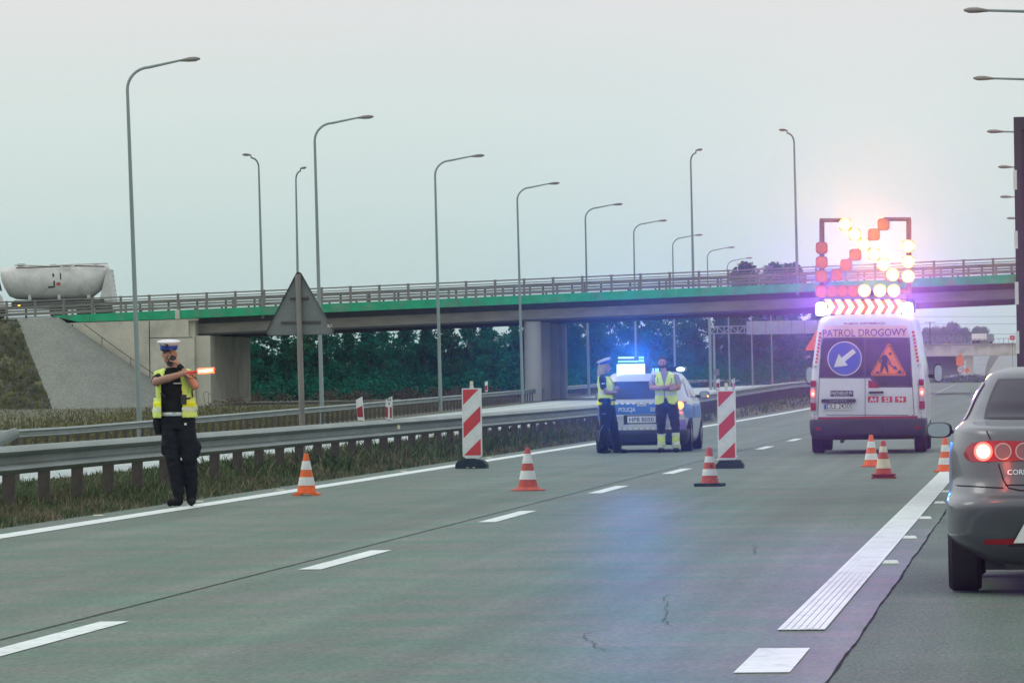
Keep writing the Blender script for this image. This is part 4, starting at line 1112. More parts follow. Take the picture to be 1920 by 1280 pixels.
b = B().use(M_GREYP); HG.mesh(b, .0125, 160); go = b.build('body', gc)
bool_cut(go, [((s*.56, y, .28), (s*1.1, y, .28), .325) for s in (-1, 1) for y in (.80, 3.25)])
gf = lambda off: (lambda x, z: HG.rear(x, z, off))
b = B().use(M_PLAST); patch(b, HG, [(-.635, 1.065), (.635, 1.065), (.545, 1.315), (-.545, 1.315)], .010); b.build('window_seal', gc)
b = B().use(M_GLASS); patch(b, HG, [(-.615, 1.075), (.615, 1.075), (.53, 1.305), (-.53, 1.305)], .016); b.build('rear_window', gc)
for s in (-1, 1):
    face = lambda y, z, s=s: HG.side(y, z, s, .010)
    b = B().use(M_GLASS); patch(b, HG, [(1.05, 1.06), (1.75, 1.05), (1.75, 1.31), (1.30, 1.29)], face=face); patch(b, HG, [(1.82, 1.05), (2.75, 1.03), (2.35, 1.29), (1.82, 1.31)], face=face); b.build('side_window', gc)
    for y in (.80, 3.25): wheel(gc, s*.748, y, .30, .20, s)
    mirror_part(gc, s*.93, 2.35, .985, s, .088, .052, M_PLAST)
    # tail lamp cluster
    b = B().use(M_LENSR)
    pts = [(s*.775, .805), (s*.795, .86), (s*.76, .905), (s*.68, .935), (s*.50, .935), (s*.30, .925), (s*.30, .83), (s*.50, .815)]
    N = 14; up = [(s*.742, .862), (s*.728, .895), (s*.69, .925), (s*.60, .94), (s*.45, .937), (s*.30, .93), (s*.16, .92)]; lo = [(s*.742, .852), (s*.728, .828), (s*.69, .812), (s*.60, .812), (s*.45, .815), (s*.30, .825), (s*.16, .835)]
    vs = [HG.rear(x, z, .012) for x, z in up]+[HG.rear(x, z, .012) for x, z in lo]+[HG.rear(x*.999, z+.004, -.01) for x, z in up]+[HG.rear(x*.999, z-.004, -.01) for x, z in lo]
    b.add(vs, [(i, i+1, 8+i, 7+i) for i in range(6)]+[(i, i+1, 15+i, 14+i) for i in range(6)]+[(7+i, 8+i, 22+i, 21+i) for i in range(6)])
    tl = b.build('tail_lamp', gc, smooth=60)
    e = B().use(E_RED); 
    def dsc(b, x, z, r, off, r2=None):
        if r2 is None: b.add([HG.rear(x+r*math.cos(2*PI*k/24), z+r*math.sin(2*PI*k/24), off) for k in range(24)], [tuple(range(24))])
        else:
            b.add([HG.rear(x+q*math.cos(2*PI*k/24), z+q*math.sin(2*PI*k/24), off) for k in range(24) for q in (r, r2)], [(2*k, 2*k+1, 2*((k+1) % 24)+1, 2*((k+1) % 24)) for k in range(24)])
    dsc(e, s*.62, .875, .057, .016); e.use(E_REDC); dsc(e, s*.62, .875, .043, .019); e.build('brake_light', tl)
    c_ = B().use(M_LENSC)
    for xx in (.50, .375): dsc(c_, s*xx, .875, .052, .0155, .044)
    c_.use(mat('smoked_lens', (.22, .06, .045), .25, coat=1))
    for xx in (.50, .375): dsc(c_, s*xx, .875, .043, .0145)
    c_.build('lamp_ring', tl)
    b = B().use(M_LENSR); patch(b, HG, [(s*.62, .315), (s*.43, .315), (s*.43, .35), (s*.62, .345)], .008, rnd=0); b.build('reflector', gc)
b = B().use(M_JOINT)
def seam(b, H, pts, off=.002, w=.004):
    for (x0, z0), (x1_, z1) in zip(pts[:-1], pts[1:]):
        dx, dz = x1_-x0, z1-z0; L_ = math.hypot(dx, dz); nx, nz_ = -dz/L_*w, dx/L_*w; vs = []; N = 6
        for i in range(N+1):
            x, z = x0+dx*i/N, z0+dz*i/N; vs += [H.rear(x-nx, z-nz_, off), H.rear(x+nx, z+nz_, off)]
        b.add(vs, [(2*i, 2*i+1, 2*i+3, 2*i+2) for i in range(N)])
for s in (-1, 1):
    for pts_ in ([(s*.60, 1.0), (s*.575, .945)], [(s*.53, .80), (s*.50, .70), (s*.47, .655), (s*.40, .64), (0, .64)], [(s*.50, .655), (s*.70, .665), (s*.80, .665)], [(s*.49, .672), (0, .672)]):
        b = B().use(M_JOINT); seam(b, HG, pts_); b.build('panel_gap', gc)
b = B().use(M_CHROME); b.text('CORDOBA', .03, -.475, .735, gf(.006), align='LEFT', width=.22, bold=.02); b.build('lettering', gc)
b = B().use(M_PLAST); patch(b, HG, [(-.48, .30), (.48, .30), (.34, .50), (-.34, .50)], .003, rnd=0); b.build('plate_recess', gc)
b = B().use(M_WHITE); x, y, z = HG.rear(0, .42); 
b.add([(-.445, y-.012, .325), (.445, y-.012, .325), (.36, y-.012, .475), (-.36, y-.012, .475)], [(0, 1, 2, 3)]); b.build('number_plate', gc)
b = B().use(M_PLAST).box(-.50, .50, .22, 1.0, .155, .20); b.build('bumper_lower', gc)
b = B().use(M_PLAST).box(-.62, .62, .4, 3.8, .15, .25); b.cyl((.4, .1, .19), (.4, .6, .2), .03, .03, 10); b.build('underbody', gc)
b = B().use(M_GLASS); patch(b, HG, [(-.66, 1.07), (.66, 1.07), (.56, 1.31), (-.56, 1.31)], face=lambda x, z: HG.front(x, z, .005)); b.build('windscreen', gc)
light('POINT', 'brake_glow', gc, (-.62, -.13, .875), 1.2, (1, .1, .05), .05)

# ------------------------------------------------------------------ dark trailer at the right edge
YT = 53.0
tx = W(1903, 400, YT).x; tz = W(1903, 222, YT).z
tr = empty('truck_trailer', (tx+1.25, YT, .012), 0, 'tall dark lorry trailer cut off by the right frame edge', 'trailer')
b = B().use(M_TARP); b.box(-1.24, 1.25, .02, 12.5, 1.15, tz-.05); b.build('cargo_box', tr)
b = B().use(M_PLAST); b.box(-1.25, -1.17, -.02, .03, 1.05, tz); b.box(1.17, 1.25, -.02, .03, 1.05, tz); b.box(-1.25, 1.25, -.021, .03, tz-.12, tz+.0); b.box(-1.25, 1.25, -.02, .03, 1.0, 1.15); b.box(-.02, .02, -.015, .02, 1.15, tz-.12)
for i in range(1, 5): b.box(-1.17, 1.17, -.004, .02, 1.15+i*.56, 1.17+i*.56)
b.build('rear_frame', tr)
for z0, z1 in ((1.55, 1.78), (2.05, 2.28), (2.62, 2.80), (3.22, 3.42)):
    b = B().use(M_WHITE).box(-1.262, -1.225, -.028, -.0205, z0, z1); b.build('reflective_strip', tr)
for s in (-1, 1):
    b = B().use(M_GALVD); b.cyl((s*.5, -.03, 1.1), (s*.5, -.03, tz-.15), .02, .02, 8); b.build('lock_rod', tr)
    b = B().use(M_LENSR).bevbox(s*.85-.2, s*.85+.2, -.04, .03, .80, .93, .02); b.build('tail_lamp', tr)
b = B().use(M_PLAST).box(-1.2, 1.2, -.03, .12, .5, .66); b.box(-.5, .5, .1, 12, .85, 1.05); b.build('chassis', tr)
for s in (-1, 1):
    for y in (2.2, 3.5, 4.8): wheel(tr, s*1.02, y, .5, .36, s)

# ------------------------------------------------------------------ tank truck on the overpass
YK = YB+6.5
kx = W(105, 560, YK).x; kz = btop(kx)-.10
kt = empty('tank_truck', (kx, YK, kz), 0, 'dusty white silo tank truck crossing the overpass at the left edge', 'tank truck')
KO = Vector(kt.location)
def KP(px, py): p = W(px, py, YK)-KO; return p.x, p.z
secs = [(2, 508, 517), (4, 505, 528), (9, 503, 541), (18, 502, 556), (30, 501, 561), (60, 500, 563), (110, 499, 563), (150, 498, 562), (172, 498, 558), (188, 498, 546), (198, 498, 532), (203, 500, 520), (205, 505, 513)]
rings = []
for px, yt, yb2 in secs:
    x, z1 = KP(px, yt-2); _, z0 = KP(px, yb2); r = (z1-z0)/2; rings.append([(x, min(1.22, r*1.02+.0)*math.cos(t), (z0+z1)/2+r*math.sin(t)) for t in [2*PI*k/36 for k in range(36)]])
b = B().use(M_TANK); b.loft(rings); tank = b.build('tank', kt, smooth=50)
def kbar(pts, r, m, name, parent=kt, y=0.0):
    b = B().use(m); b.tube([(KP(*p)[0], y, KP(*p)[1]) for p in pts], r, 8); return b.build(name, parent, smooth=50)
kbar([(30, 497), (90, 499), (140, 496), (204, 494)], .05, M_TANK, 'walkway_rail', y=-.5); kbar([(35, 503), (90, 501), (150, 499), (200, 500)], .045, M_POSTD, 'hose', y=-.9)
kbar([(118, 500), (128, 504), (138, 501), (146, 497)], .05, M_WHITE, 'hose', y=-1.0)
kbar([(2, 503), (1, 512), (5, 530), (9, 546)], .07, M_BLACK, 'front_band', y=-1.3)
b = B().use(M_BLACK); x, z = KP(40, 498); b.bevbox(x-.25, x+.25, -.3, .3, z-.05, z+.12, .03); b.build('hatch', kt)
for px in (100, 150, 180): 
    b = B().use(M_GALV); x, z = KP(px, 498); b.lathe([(.28, -.1), (.28, .05), (.2, .1), (.01, .11)], 16, (x, 0, z)); b.build('hatch', kt)
# marks on the tank side: dark bars and one red square
b = B()
def mark(m, pts):
    b.use(m); vs = []
    for px, py in pts:
        x, z = KP(px, py); _, z0 = KP(px, 563); _, z1 = KP(px, 497); r = (z1-z0)/2; dz = z-(z0+z1)/2
        vs.append((x, -1.22*math.sqrt(max(0, 1-(dz/r)**2))-.03, z))
    b.add(vs, [tuple(range(len(vs)))])
mark(M_RUB, [(103, 513), (106, 513), (107.5, 519), (104.5, 520)]); mark(M_RUB, [(117, 512.5), (119.5, 512.5), (121, 524), (118.5, 524)])
mark(M_RUB, [(106, 527), (109, 527), (109, 539), (106, 539)]); mark(M_RUB, [(96, 537.5), (106, 537), (106, 540), (96, 540.5)]); mark(M_RED, [(112, 530), (119, 530), (119, 535.5), (112, 535.5)])
b.build('tank_marking', kt)
b = B().use(M_PLAST); x0, z0 = KP(24, 580); x1_, z1 = KP(203, 564); b.box(x0+.3, x1_-.1, -1.0, -.55, z0, z1+.12); b.box(x0, x1_, -.5, -.3, z0, z1); b.box(x0, x1_, .3, .5, z0, z1); b.build('chassis', kt)
b = B().use(M_TANK); 
for px in (60, 115, 170): x, z = KP(px, 566); q_ = B().use(M_TANK).box(x-.1, x+.1, -.9, .9, z-.1, z+.5); q_.build('tank_support', kt)
x, z = KP(205, 505); x2, z2 = KP(216, 566); x3, z3 = KP(190, 566); b.prism([(x, z), (x+.12, z), (x2, z2), (x3, z3)], -1.0, 1.0); b.build('rear_panel', kt)
b = B().use(M_GALVD)
for i in range(7): 
    f_ = i/6; px = 207+f_*9; py = 508+f_*54; x, z = KP(px, py); b.cyl((x+.15, -.25, z), (x+.15, .25, z), .025, .025, 6)
b.build('ladder', kt)
for px in (110, 160, 195): 
    x, _ = KP(px, 570)
    for s in (-1, 1):
        w_ = wheel(kt, x, s*.95, .5, .34, 1); w_.rotation_euler = (0, 0, PI/2)
for px, py in ((42, 573), (156, 572)):
    x, z = KP(px, py); e = B().use(E_DOT); e.ell((0, 0, 0), (.10, .03, .07)); o = e.build('marker_light', kt); o.location = (x, -1.26, z)
    b = B().use(M_PLAST).box(x-.12, x+.12, -1.22, -.5, z-.1, z+.1); b.build('light_bracket', kt)
# tractor unit, mostly beyond the left frame edge
x0, _ = KP(-75, 560); x1_, zc = KP(-20, 505)
b = B().use(M_TANK); b.bevbox(x0, x1_, -1.2, 1.2, .6, zc, .15); b.prism([(x1_-.02, .9), (KP(16, 560)[0], .9), (KP(10, 545)[0], 1.6), (x1_-.02, zc-.5)], -1.18, -1.1); cab = b.build('cab', kt)
b = B().use(M_GLASS).box(x0+.3, x0+1.2, -1.21, 1.21, 1.7, 2.4); b.build('cab_window', cab)
for xx in (x0+.7, x1_+.5):
    for s in (-1, 1): w_ = wheel(kt, xx, s*.95, .5, .34, 1); w_.rotation_euler = (0, 0, PI/2)
b = B().use(M_GALVD); b.box(x1_, KP(30, 566)[0], -.4, .4, .75, .95); b.build('chassis', kt)

# ------------------------------------------------------------------ people
from mathutils import noise as mnoise
FOLDS = {'navy_cloth', 'black_cloth', 'dark_trousers', 'grey_shirt', 'hi_vis_yellow', 'hi_vis_reflective', 'hi_vis_bright'}
class Fig:
    def __init__(s): s.p = []
    def cap(s, m, a, b_, r0, r1=None, w=0.0): s.p.append(('c', m, Vector(a), Vector(b_), r0, r0 if r1 is None else r1, w)); return s
    def chain(s, m, pts, rs, w=0.0):
        for i in range(len(pts)-1): s.cap(m, pts[i], pts[i+1], rs[i], rs[i+1], w)
        return s
    def torso(s, m, rings, w=0.0):   # rings (z, cx, cy, rx, ry)
        s.p.append(('t', m, rings, w)); return s
    def ell(s, m, c, r, w=0.0, rot=None): s.p.append(('e', m, Vector(c), Vector(r), w, rot)); return s
    def mesh(s, voxel, name, parent, smooth_it=4, keep=None, offset=0.0, solid=0.0):
        b = B().use(M_BLACK)
        for q in s.p:
            if q[0] == 'c':
                _, m, a, c, r0, r1, w = q; d = (c-a); L_ = d.length; d = d/L_ if L_ > 1e-6 else Vector((0, 0, 1))
                ps = []; rs = []
                for k in range(5): t = PI/2*k/5; ps.append(a-d*r0*math.cos(t)); rs.append(max(.0008, r0*math.sin(t)))
                for k in range(6): t = PI/2*k/5; ps.append(c+d*r1*math.sin(t)); rs.append(max(.0008, r1*math.cos(t)))
                b.tube(ps, rs, 14)
            elif q[0] == 't':
                b.loft([[(cx+rx*math.cos(t), cy+ry*math.sin(t), z) for t in [2*PI*k/28 for k in range(28)]] for z, cx, cy, rx, ry in q[2]])
            else:
                b.ell(q[2], q[3], 18, 12, q[5])
        o = b.build('tmp'); 
        bm = bmesh.new(); bm.from_mesh(o.data); bmesh.ops.recalc_face_normals(bm, faces=bm.faces); bm.to_mesh(o.data); bm.free()
        md_ = o.modifiers.new('r', 'REMESH'); md_.mode = 'VOXEL'; md_.voxel_size = voxel
        sm = o.modifiers.new('s', 'SMOOTH'); sm.iterations = smooth_it; sm.factor = .5
        dg = bpy.context.evaluated_depsgraph_get(); me = bpy.data.meshes.new_from_object(o.evaluated_get(dg)); bpy.data.objects.remove(o)
        nf = len(me.polygons); cc = np.zeros(nf*3); me.polygons.foreach_get('center', cc); cc = cc.reshape(-1, 3)
        best = np.full(nf, 1e9); idx = np.zeros(nf, int); mats = []
        for q in s.p:
            m = q[1]
            if m not in mats: mats.append(m)
            mi = mats.index(m)
            if q[0] == 'c':
                a, c = np.array(q[2]), np.array(q[3]); ab = c-a; L2 = max(1e-9, ab@ab); t = np.clip(((cc-a)@ab)/L2, 0, 1)
                d = np.linalg.norm(cc-(a+t[:, None]*ab), axis=1)-(q[4]+(q[5]-q[4])*t)-q[6]
            elif q[0] == 't':
                R_ = np.array(q[2]); z = np.clip(cc[:, 2], R_[0, 0], R_[-1, 0]); f = [np.interp(z, R_[:, 0], R_[:, k]) for k in range(1, 5)]
                rho = np.sqrt(((cc[:, 0]-f[0])/f[2])**2+((cc[:, 1]-f[1])/f[3])**2)
                d = np.maximum((rho-1)*np.minimum(f[2], f[3]), np.abs(cc[:, 2]-z))-q[3]
            else:
                cen, rr = np.array(q[2]), np.array(q[3]); loc = cc-cen
                if q[5] is not None: loc = loc@np.array(q[5].to_3x3())
                d = (np.linalg.norm(loc/rr, axis=1)-1)*rr.min()-q[4]
            u = d < best; best[u] = d[u]; idx[u] = mi
        nv = len(me.vertices); co = np.zeros(nv*3); me.vertices.foreach_get('co', co); co = co.reshape(-1, 3); no = np.zeros(nv*3); me.vertices.foreach_get('normal', no); no = no.reshape(-1, 3)
        cloth = np.zeros(nv, bool); li = np.zeros(len(me.loops), int); me.loops.foreach_get('vertex_index', li)
        ls = np.zeros(nf, int); me.polygons.foreach_get('loop_start', ls); lt_ = np.zeros(nf, int); me.polygons.foreach_get('loop_total', lt_)
        CL = [i for i, m in enumerate(mats) if m.name in FOLDS]
        fl = np.repeat(np.isin(idx, CL), lt_); cloth[li[fl]] = True
        for i in np.nonzero(cloth)[0]:
            x, y, z = co[i]; k = mnoise.noise(Vector((x*11+3, y*11, z*17)))*.011+mnoise.noise(Vector((x*26, y*26+7, z*34)))*.005
            co[i] += no[i]*k
        me.vertices.foreach_set('co', co.ravel().tolist())
        me.materials.clear()
        for m in mats: me.materials.append(m)
        me.polygons.foreach_set('material_index', idx.tolist()); me.polygons.foreach_set('use_smooth', [True]*nf); me.update()
        o = bpy.data.objects.new(name, me); C.objects.link(o); o.parent = parent
        if keep:
            bm = bmesh.new(); bm.from_mesh(me)
            bmesh.ops.delete(bm, geom=[f for f in bm.faces if not keep(f.calc_center_median())], context='FACES')
            bm.to_mesh(me); bm.free()
        if solid: sd_ = o.modifiers.new('solid', 'SOLIDIFY'); sd_.thickness = solid; sd_.offset = 1
        return o
def hand(F, m, wrist, d, palm, side, k=1.0, curl=.5, hold=False):
    w = Vector(wrist); d = Vector(d).normalized(); pn = Vector(palm); pn = (pn-d*pn.dot(d)).normalized(); s_ = Vector(side); s_ = (s_-d*s_.dot(d)-pn*s_.dot(pn)).normalized()
    for o in (-.022, 0, .022): F.cap(m, w+d*.015*k+s_*o*k*.8, w+d*.085*k+s_*o*k, .017*k, .015*k)
    for i, L_ in enumerate((.072, .080, .074, .058)):
        o = (-.031+.0205*i)*k; bse = w+d*.088*k+s_*-o
        a1 = curl*.9; a2 = curl*2.0; a3 = curl*2.9
        p1 = bse+(d*math.cos(a1)+pn*math.sin(a1))*L_*.45*k; p2 = p1+(d*math.cos(a2)+pn*math.sin(a2))*L_*.32*k; p3 = p2+(d*math.cos(a3)+pn*math.sin(a3))*L_*.23*k
        F.chain(m, [bse, p1, p2, p3], [.0105*k, .0095*k, .009*k, .008*k])
    t0 = w+d*.03*k+s_*.03*k; t1 = t0+(d*.6+s_*.7+pn*.3).normalized()*.045*k; t2 = t1+(d*.8+s_*(-.1 if hold else .2)+pn*.6).normalized()*.035*k
    F.chain(m, [t0, t1, t2], [.014*k, .0115*k, .0095*k])
def head(F, m, c, k=1.0, yaw=0.0, hair=None, beard=None, hair_m=None):
    R_ = Matrix.Rotation(yaw, 4, 'Z'); c = Vector(c)
    P = lambda x, y, z: c+(R_ @ Vector((x, y, z)))*k
    F.ell(m, c, (.074*k, .094*k, .112*k), 0, R_); F.ell(m, P(0, -.028, -.055), (.055*k, .06*k, .062*k), 0, R_)
    F.cap(m, P(0, -.088, .0), P(0, -.106, -.025), .011*k, .015*k)       # nose
    F.cap(m, P(-.045, -.072, .028), P(.045, -.072, .028), .016*k, .016*k)   # brow
    for s in (-1, 1):
        F.ell(m, P(s*.077, .005, -.012), (.011*k, .02*k, .032*k), 0, R_)
        F.ell(M_INK, P(s*.031, -.083, .004), (.011*k, .008*k, .005*k), .001, R_)
        F.cap(M_HAIRD if hair_m is None else hair_m, P(s*.018, -.090, .025), P(s*.05, -.080, .026), .0045*k, .0035*k, .001)
    F.cap(mat('lips', (.30, .12, .10), .5), P(-.02, -.090, -.053), P(.02, -.090, -.053), .0065*k, .0065*k, .003)
def cap_hat(parent, c, rot, k=1.0, badge=True):
    c = Vector(c)
    t = B(); T = Matrix.Translation(c) @ rot; t.T = T
    t.use(M_CAPB).lathe([(.094*k, -.028*k), (.098*k, .0), (.100*k, .022*k)], 30, sy=1.12)
    o = None
    w = B(); w.T = T; w.use(M_CAPW).lathe([(.100*k, .018*k), (.122*k, .040*k), (.130*k, .055*k), (.127*k, .063*k), (.095*k, .071*k), (.001, .075*k)], 30, sy=1.10)
    v = B(); v.T = T; v.use(M_BLACK); vs = []; n = 18
    for rr, zz in ((.094, -.026), (.130, -.040)):
        for i in range(n+1):
            a = PI+PI*i/n; e = 1 if rr < .1 else (1-.12*abs(math.cos(a)))
            vs.append((rr*(.98 if rr < .1 else .72)*k*math.cos(a), rr*1.12*k*math.sin(a), zz*k+(0 if rr < .1 else .02*k*abs(math.cos(a)))))
    v.add(vs, [(i, i+1, n+2+i, n+1+i) for i in range(n)]); 
    v.add([(x, y, z-.006) for x, y, z in vs], [(i, n+1+i, n+2+i, i+1) for i in range(n)])
    hat = w.build('cap', parent, smooth=60); t.build('cap_band', hat, smooth=60); v.build('visor', hat, smooth=60)
    if badge:
        g_ = B(); g_.T = T; g_.use(M_INK).add([(x*k, (-.118-max(0, z-.02)*.80+abs(x)*.35)*k, z*k) for x, z in ((-.026, .058), (.026, .058), (.027, .02), (0, -.008), (-.027, .02))], [(0, 1, 2, 3, 4)])
        g_.use(M_CHROME); g_.add([(x*k, (-.122-max(0, z-.02)*.80+abs(x)*.35)*k, z*k) for x, z in ((0, .05), (.014, .042), (.007, .03), (.015, .018), (0, .008), (-.015, .018), (-.007, .03), (-.014, .042))], [tuple(range(8))]); g_.build('badge', hat)
    return hat
def band(parent, rings, m, name, n=32, th=.006):
    b = B().use(m); b.loft([[(cx+rx*math.cos(t), cy+ry*math.sin(t), z) for t in [2*PI*k/n for k in range(n)]] for z, cx, cy, rx, ry in rings], cap=False)
    o = b.build(name, parent, smooth=60); sd_ = o.modifiers.new('solid', 'SOLIDIFY'); sd_.thickness = th; return o

# --- officer with the lit wand
pf = G(343, 951); p1 = empty('person', (pf.x, pf.y, .016), 0, 'person in white peaked cap and open yellow vest phoning while holding a lit wand', 'person')
F = Fig(); SK, NV, BK = M_SKIN, M_NAVY, M_BLACK
for hx, kx, ax, ay, tx_, ty in ((-.135, -.10, -.045, -.02, -.11, -.17), (.045, .085, .085, .07, .115, -.09)):
    F.cap(BK, (ax, ay+.03, .055), (tx_, ty, .040), .045, .040, .004); F.cap(BK, (ax, ay, .06), (ax, ay, .20), .055, .060, .003)
    F.chain(NV, [(hx, 0, .93), (hx*.55+kx*.45, -.01, .74), (kx, -.02, .54), ((kx+ax)/2, (ay-.0)/2, .34), (ax, ay, .17)], [.115, .104, .086, .082, .070])
F.ell(NV, (-.20, 0, .66), (.045, .07, .10)); F.ell(NV, (.165, 0, .64), (.045, .07, .11))
F.torso(NV, [(.86, -.045, .0, .17, .12), (.96, -.045, .0, .19, .125), (1.04, -.05, 0, .178, .118)])
F.torso(BK, [(1.03, -.05, 0, .175, .12), (1.18, -.055, -.005, .172, .13), (1.32, -.065, -.01, .185, .14), (1.43, -.075, -.005, .19, .12), (1.50, -.085, 0, .13, .085), (1.54, -.09, 0, .07, .07)])
F.cap(SK, (-.095, 0, 1.50), (-.115, -.015, 1.62), .055, .052)
head(F, SK, (-.125, -.03, 1.70), 1.03, -.12)
F.cap(M_HAIRD, (-.125, .055, 1.70), (-.125, .06, 1.76), .05, .045)
# right arm across the chest
F.chain(BK, [(-.235, -.01, 1.435), (-.255, -.11, 1.40)], [.068, .062]); F.chain(SK, [(-.255, -.11, 1.40), (-.245, -.23, 1.385)], [.047, .045])
F.chain(SK, [(-.245, -.23, 1.385), (-.10, -.27, 1.425), (.075, -.275, 1.475)], [.047, .044, .031])
hand(F, SK, (.075, -.275, 1.475), (1, .05, .12), (0, .5, -.8), (0, -.8, .5), 1.05, .95, True)
# left arm folded up to the phone
F.chain(BK, [(.075, -.01, 1.44), (.13, -.07, 1.40)], [.065, .060]); F.chain(SK, [(.13, -.07, 1.40), (.175, -.15, 1.335)], [.048, .047])
F.chain(SK, [(.175, -.15, 1.335), (.09, -.175, 1.46), (.0, -.165, 1.575)], [.047, .042, .030])
F.cap(BK, (.03, -.168, 1.535), (.02, -.167, 1.55), .040, .038, .004)
hand(F, SK, (.0, -.165, 1.575), (-.55, .05, .85), (-.8, .3, -.4), (-.2, -1, 0), 1.0, .75, True)
F.mesh(.0085, 'body', p1, 3)
V = Fig().torso(M_HIVIS, [(.97, -.075, .0, .245, .155), (1.0, -.075, .0, .245, .16), (1.15, -.075, 0, .225, .158), (1.32, -.075, -.005, .215, .165), (1.42, -.078, 0, .222, .145), (1.49, -.085, 0, .165, .105), (1.535, -.09, 0, .10, .085)])
V.cap(M_HIVIS, (-.24, 0, 1.44), (-.20, 0, 1.45), .075, .075); V.cap(M_HIVIS, (.08, 0, 1.44), (.05, 0, 1.45), .075, .075)
V.torso(M_HIVISG, [(1.06, -.075, 0, .245, .163), (1.10, -.075, 0, .24, .163)], .004); V.torso(M_HIVISB, [(1.10, -.075, 0, .24, .1625), (1.16, -.075, 0, .232, .163)], .003)
def keep1(c):
    if c.z < .985 or c.z > 1.53: return False
    half = .118 if c.z < 1.36 else .118-(c.z-1.36)*.28
    if c.y < 0 and abs(c.x+.088) < half: return False
    if c.z > 1.2 and (c.x < -.27 or c.x > .118) and abs(c.y) < .075 and c.z < 1.44: return False
    return math.hypot(c.x+.09, c.y) > .075
V.mesh(.011, 'vest', p1, 4, keep1, solid=.008)
band(p1, [(1.005, -.048, 0, .187, .128), (1.045, -.048, 0, .184, .127)], M_WHITE, 'belt'); b = B().use(M_CHROME); b.box(-.085, -.04, -.140, -.128, 1.005, 1.045); b.build('buckle', p1)
b = B().use(M_BLACK); b.tube([(-.265, .0, 1.03), (-.275, -.01, .93), (-.265, -.01, .80)], [.045, .052, .035], 10); b.build('holster', p1, smooth=50)
b = B().use(M_PLAST); b.tube([(-.16, -.13, 1.22), (-.20, -.18, 1.26)], .012, 8); b.box(.02, .08, -.165, -.13, 1.13, 1.24); b.tube([(.05, -.15, 1.19), (.13, -.19, 1.20)], .011, 8); b.build('chest_radio', p1)
b = B().use(M_PLAST).box(-.045, .03, -.158, -.145, 1.355, 1.375); b.use(M_WHITE).box(-.06, .03, -.165, -.150, 1.36, 1.372); b.build('name_tag', p1)
band(p1, [(1.405, -.257, -.09, .071, .071), (1.42, -.254, -.08, .072, .072)], M_GREY, 'sleeve_stripe', 20, .004)
cap_hat(p1, (-.130, -.02, 1.775), Matrix.Rotation(-.10, 4, 'Z') @ Matrix.Rotation(.10, 4, 'X') @ Matrix.Rotation(.03, 4, 'Y'), 1.0)
b = B().use(M_HIVISG).box(.05, .075, -.13, -.125, .90, .925); b.build('key_tag', p1)
# wand and phone are held things
wd = empty('signal_wand', (pf.x+.155, pf.y-.30, 1.505), 0, 'glowing red-orange signal wand pointing right from the hand of the officer', 'signal wand')
b = B().use(M_RED); b.tube([(-.05, 0, -.012), (.07, 0, .004)], .014, 12); b.build('handle', wd)
b = B().use(M_ORANGE); b.tube([(.07, 0, .004), (.085, 0, .006)], [.022, .028], 14); b.tube([(.262, 0, .016), (.285, 0, .017)], [.03, .012], 14); b.build('collar', wd)
e = B().use(E_WAND); e.tube([(.095, -.016, .006), (.252, -.016, .016)], [.020, .020], 14); e.use(E_WANDR).tube([(.08, 0, .006), (.268, 0, .016)], [.033, .033], 16); e.build('lit_tube', wd, smooth=50)
light('POINT', 'wand_light', wd, (.20, -.06, .01), 3.0, (1, .3, .08), .06)
b = B().use(M_INK); b.T = Matrix.Rotation(.5, 4, 'Y'); b.bevbox(-.032, .032, -.006, .006, -.062, .062, .008); b.T = None; ph = b.build('mobile_phone'); ph.location = (pf.x-.075, pf.y-.19, .016+1.615); tag(ph, 'dark mobile phone held to the mouth of the officer with the wand', 'phone')

# --- woman officer seen in profile
pw = G(1139, 851); p2 = empty('person', (pw.x, pw.y, .016), PI/2-.12, 'woman in white peaked cap with long blond hair, in profile beside the police car', 'person')
F = Fig(); SK = M_SKIN2
for s, ax, ay, kx, ky in ((-1, -.10, .10, -.10, .02), (1, .10, -.16, .10, -.10)):
    F.cap(BK, (ax, ay+.03, .045), (ax, ay-.15, .035), .043, .037, .004); F.cap(BK, (ax, ay, .05), (ax, ay, .13), .05, .055, .003)
    F.chain(NV, [(s*.09, .0, .90), ((s*.09+kx)/2, ky*.4, .70), (kx, ky, .49), ((kx+ax)/2, (ky+ay)/2, .28), (ax, ay, .10)], [.125, .115, .092, .088, .088])
F.torso(NV, [(.80, 0, .01, .165, .125), (.90, 0, .01, .175, .13), (.99, 0, .0, .15, .11)])
F.torso(BK, [(.97, 0, 0, .145, .11), (1.10, 0, .01, .135, .105), (1.24, 0, .01, .155, .125), (1.34, 0, .03, .165, .105), (1.41, 0, .045, .11, .075), (1.45, 0, .05, .06, .06)])
F.cap(SK, (0, .05, 1.42), (0, .035, 1.50), .046, .045); head(F, SK, (0, .01, 1.565), .93, 0, hair_m=M_HAIRB)
for s in (-1, 1):
    F.chain(BK, [(s*.175, .04, 1.36), (s*.19, .02, 1.22)], [.066, .062]); F.chain(SK, [(s*.19, .02, 1.22), (s*.19, -.03, 1.12)], [.042, .041])
F.chain(SK, [(-.19, -.03, 1.12), (-.10, -.15, 1.10), (.02, -.20, 1.13)], [.042, .037, .027]); hand(F, SK, (.02, -.20, 1.13), (.9, -.1, .1), (0, 1, 0), (0, 0, 1), .9, .5)
F.chain(SK, [(.19, -.03, 1.12), (.10, -.19, 1.15), (-.02, -.22, 1.17)], [.042, .037, .027]); hand(F, SK, (-.02, -.22, 1.17), (-.9, .0, .1), (0, 1, 0), (0, 0, 1), .9, .5)
F.mesh(.0095, 'body', p2, 3)
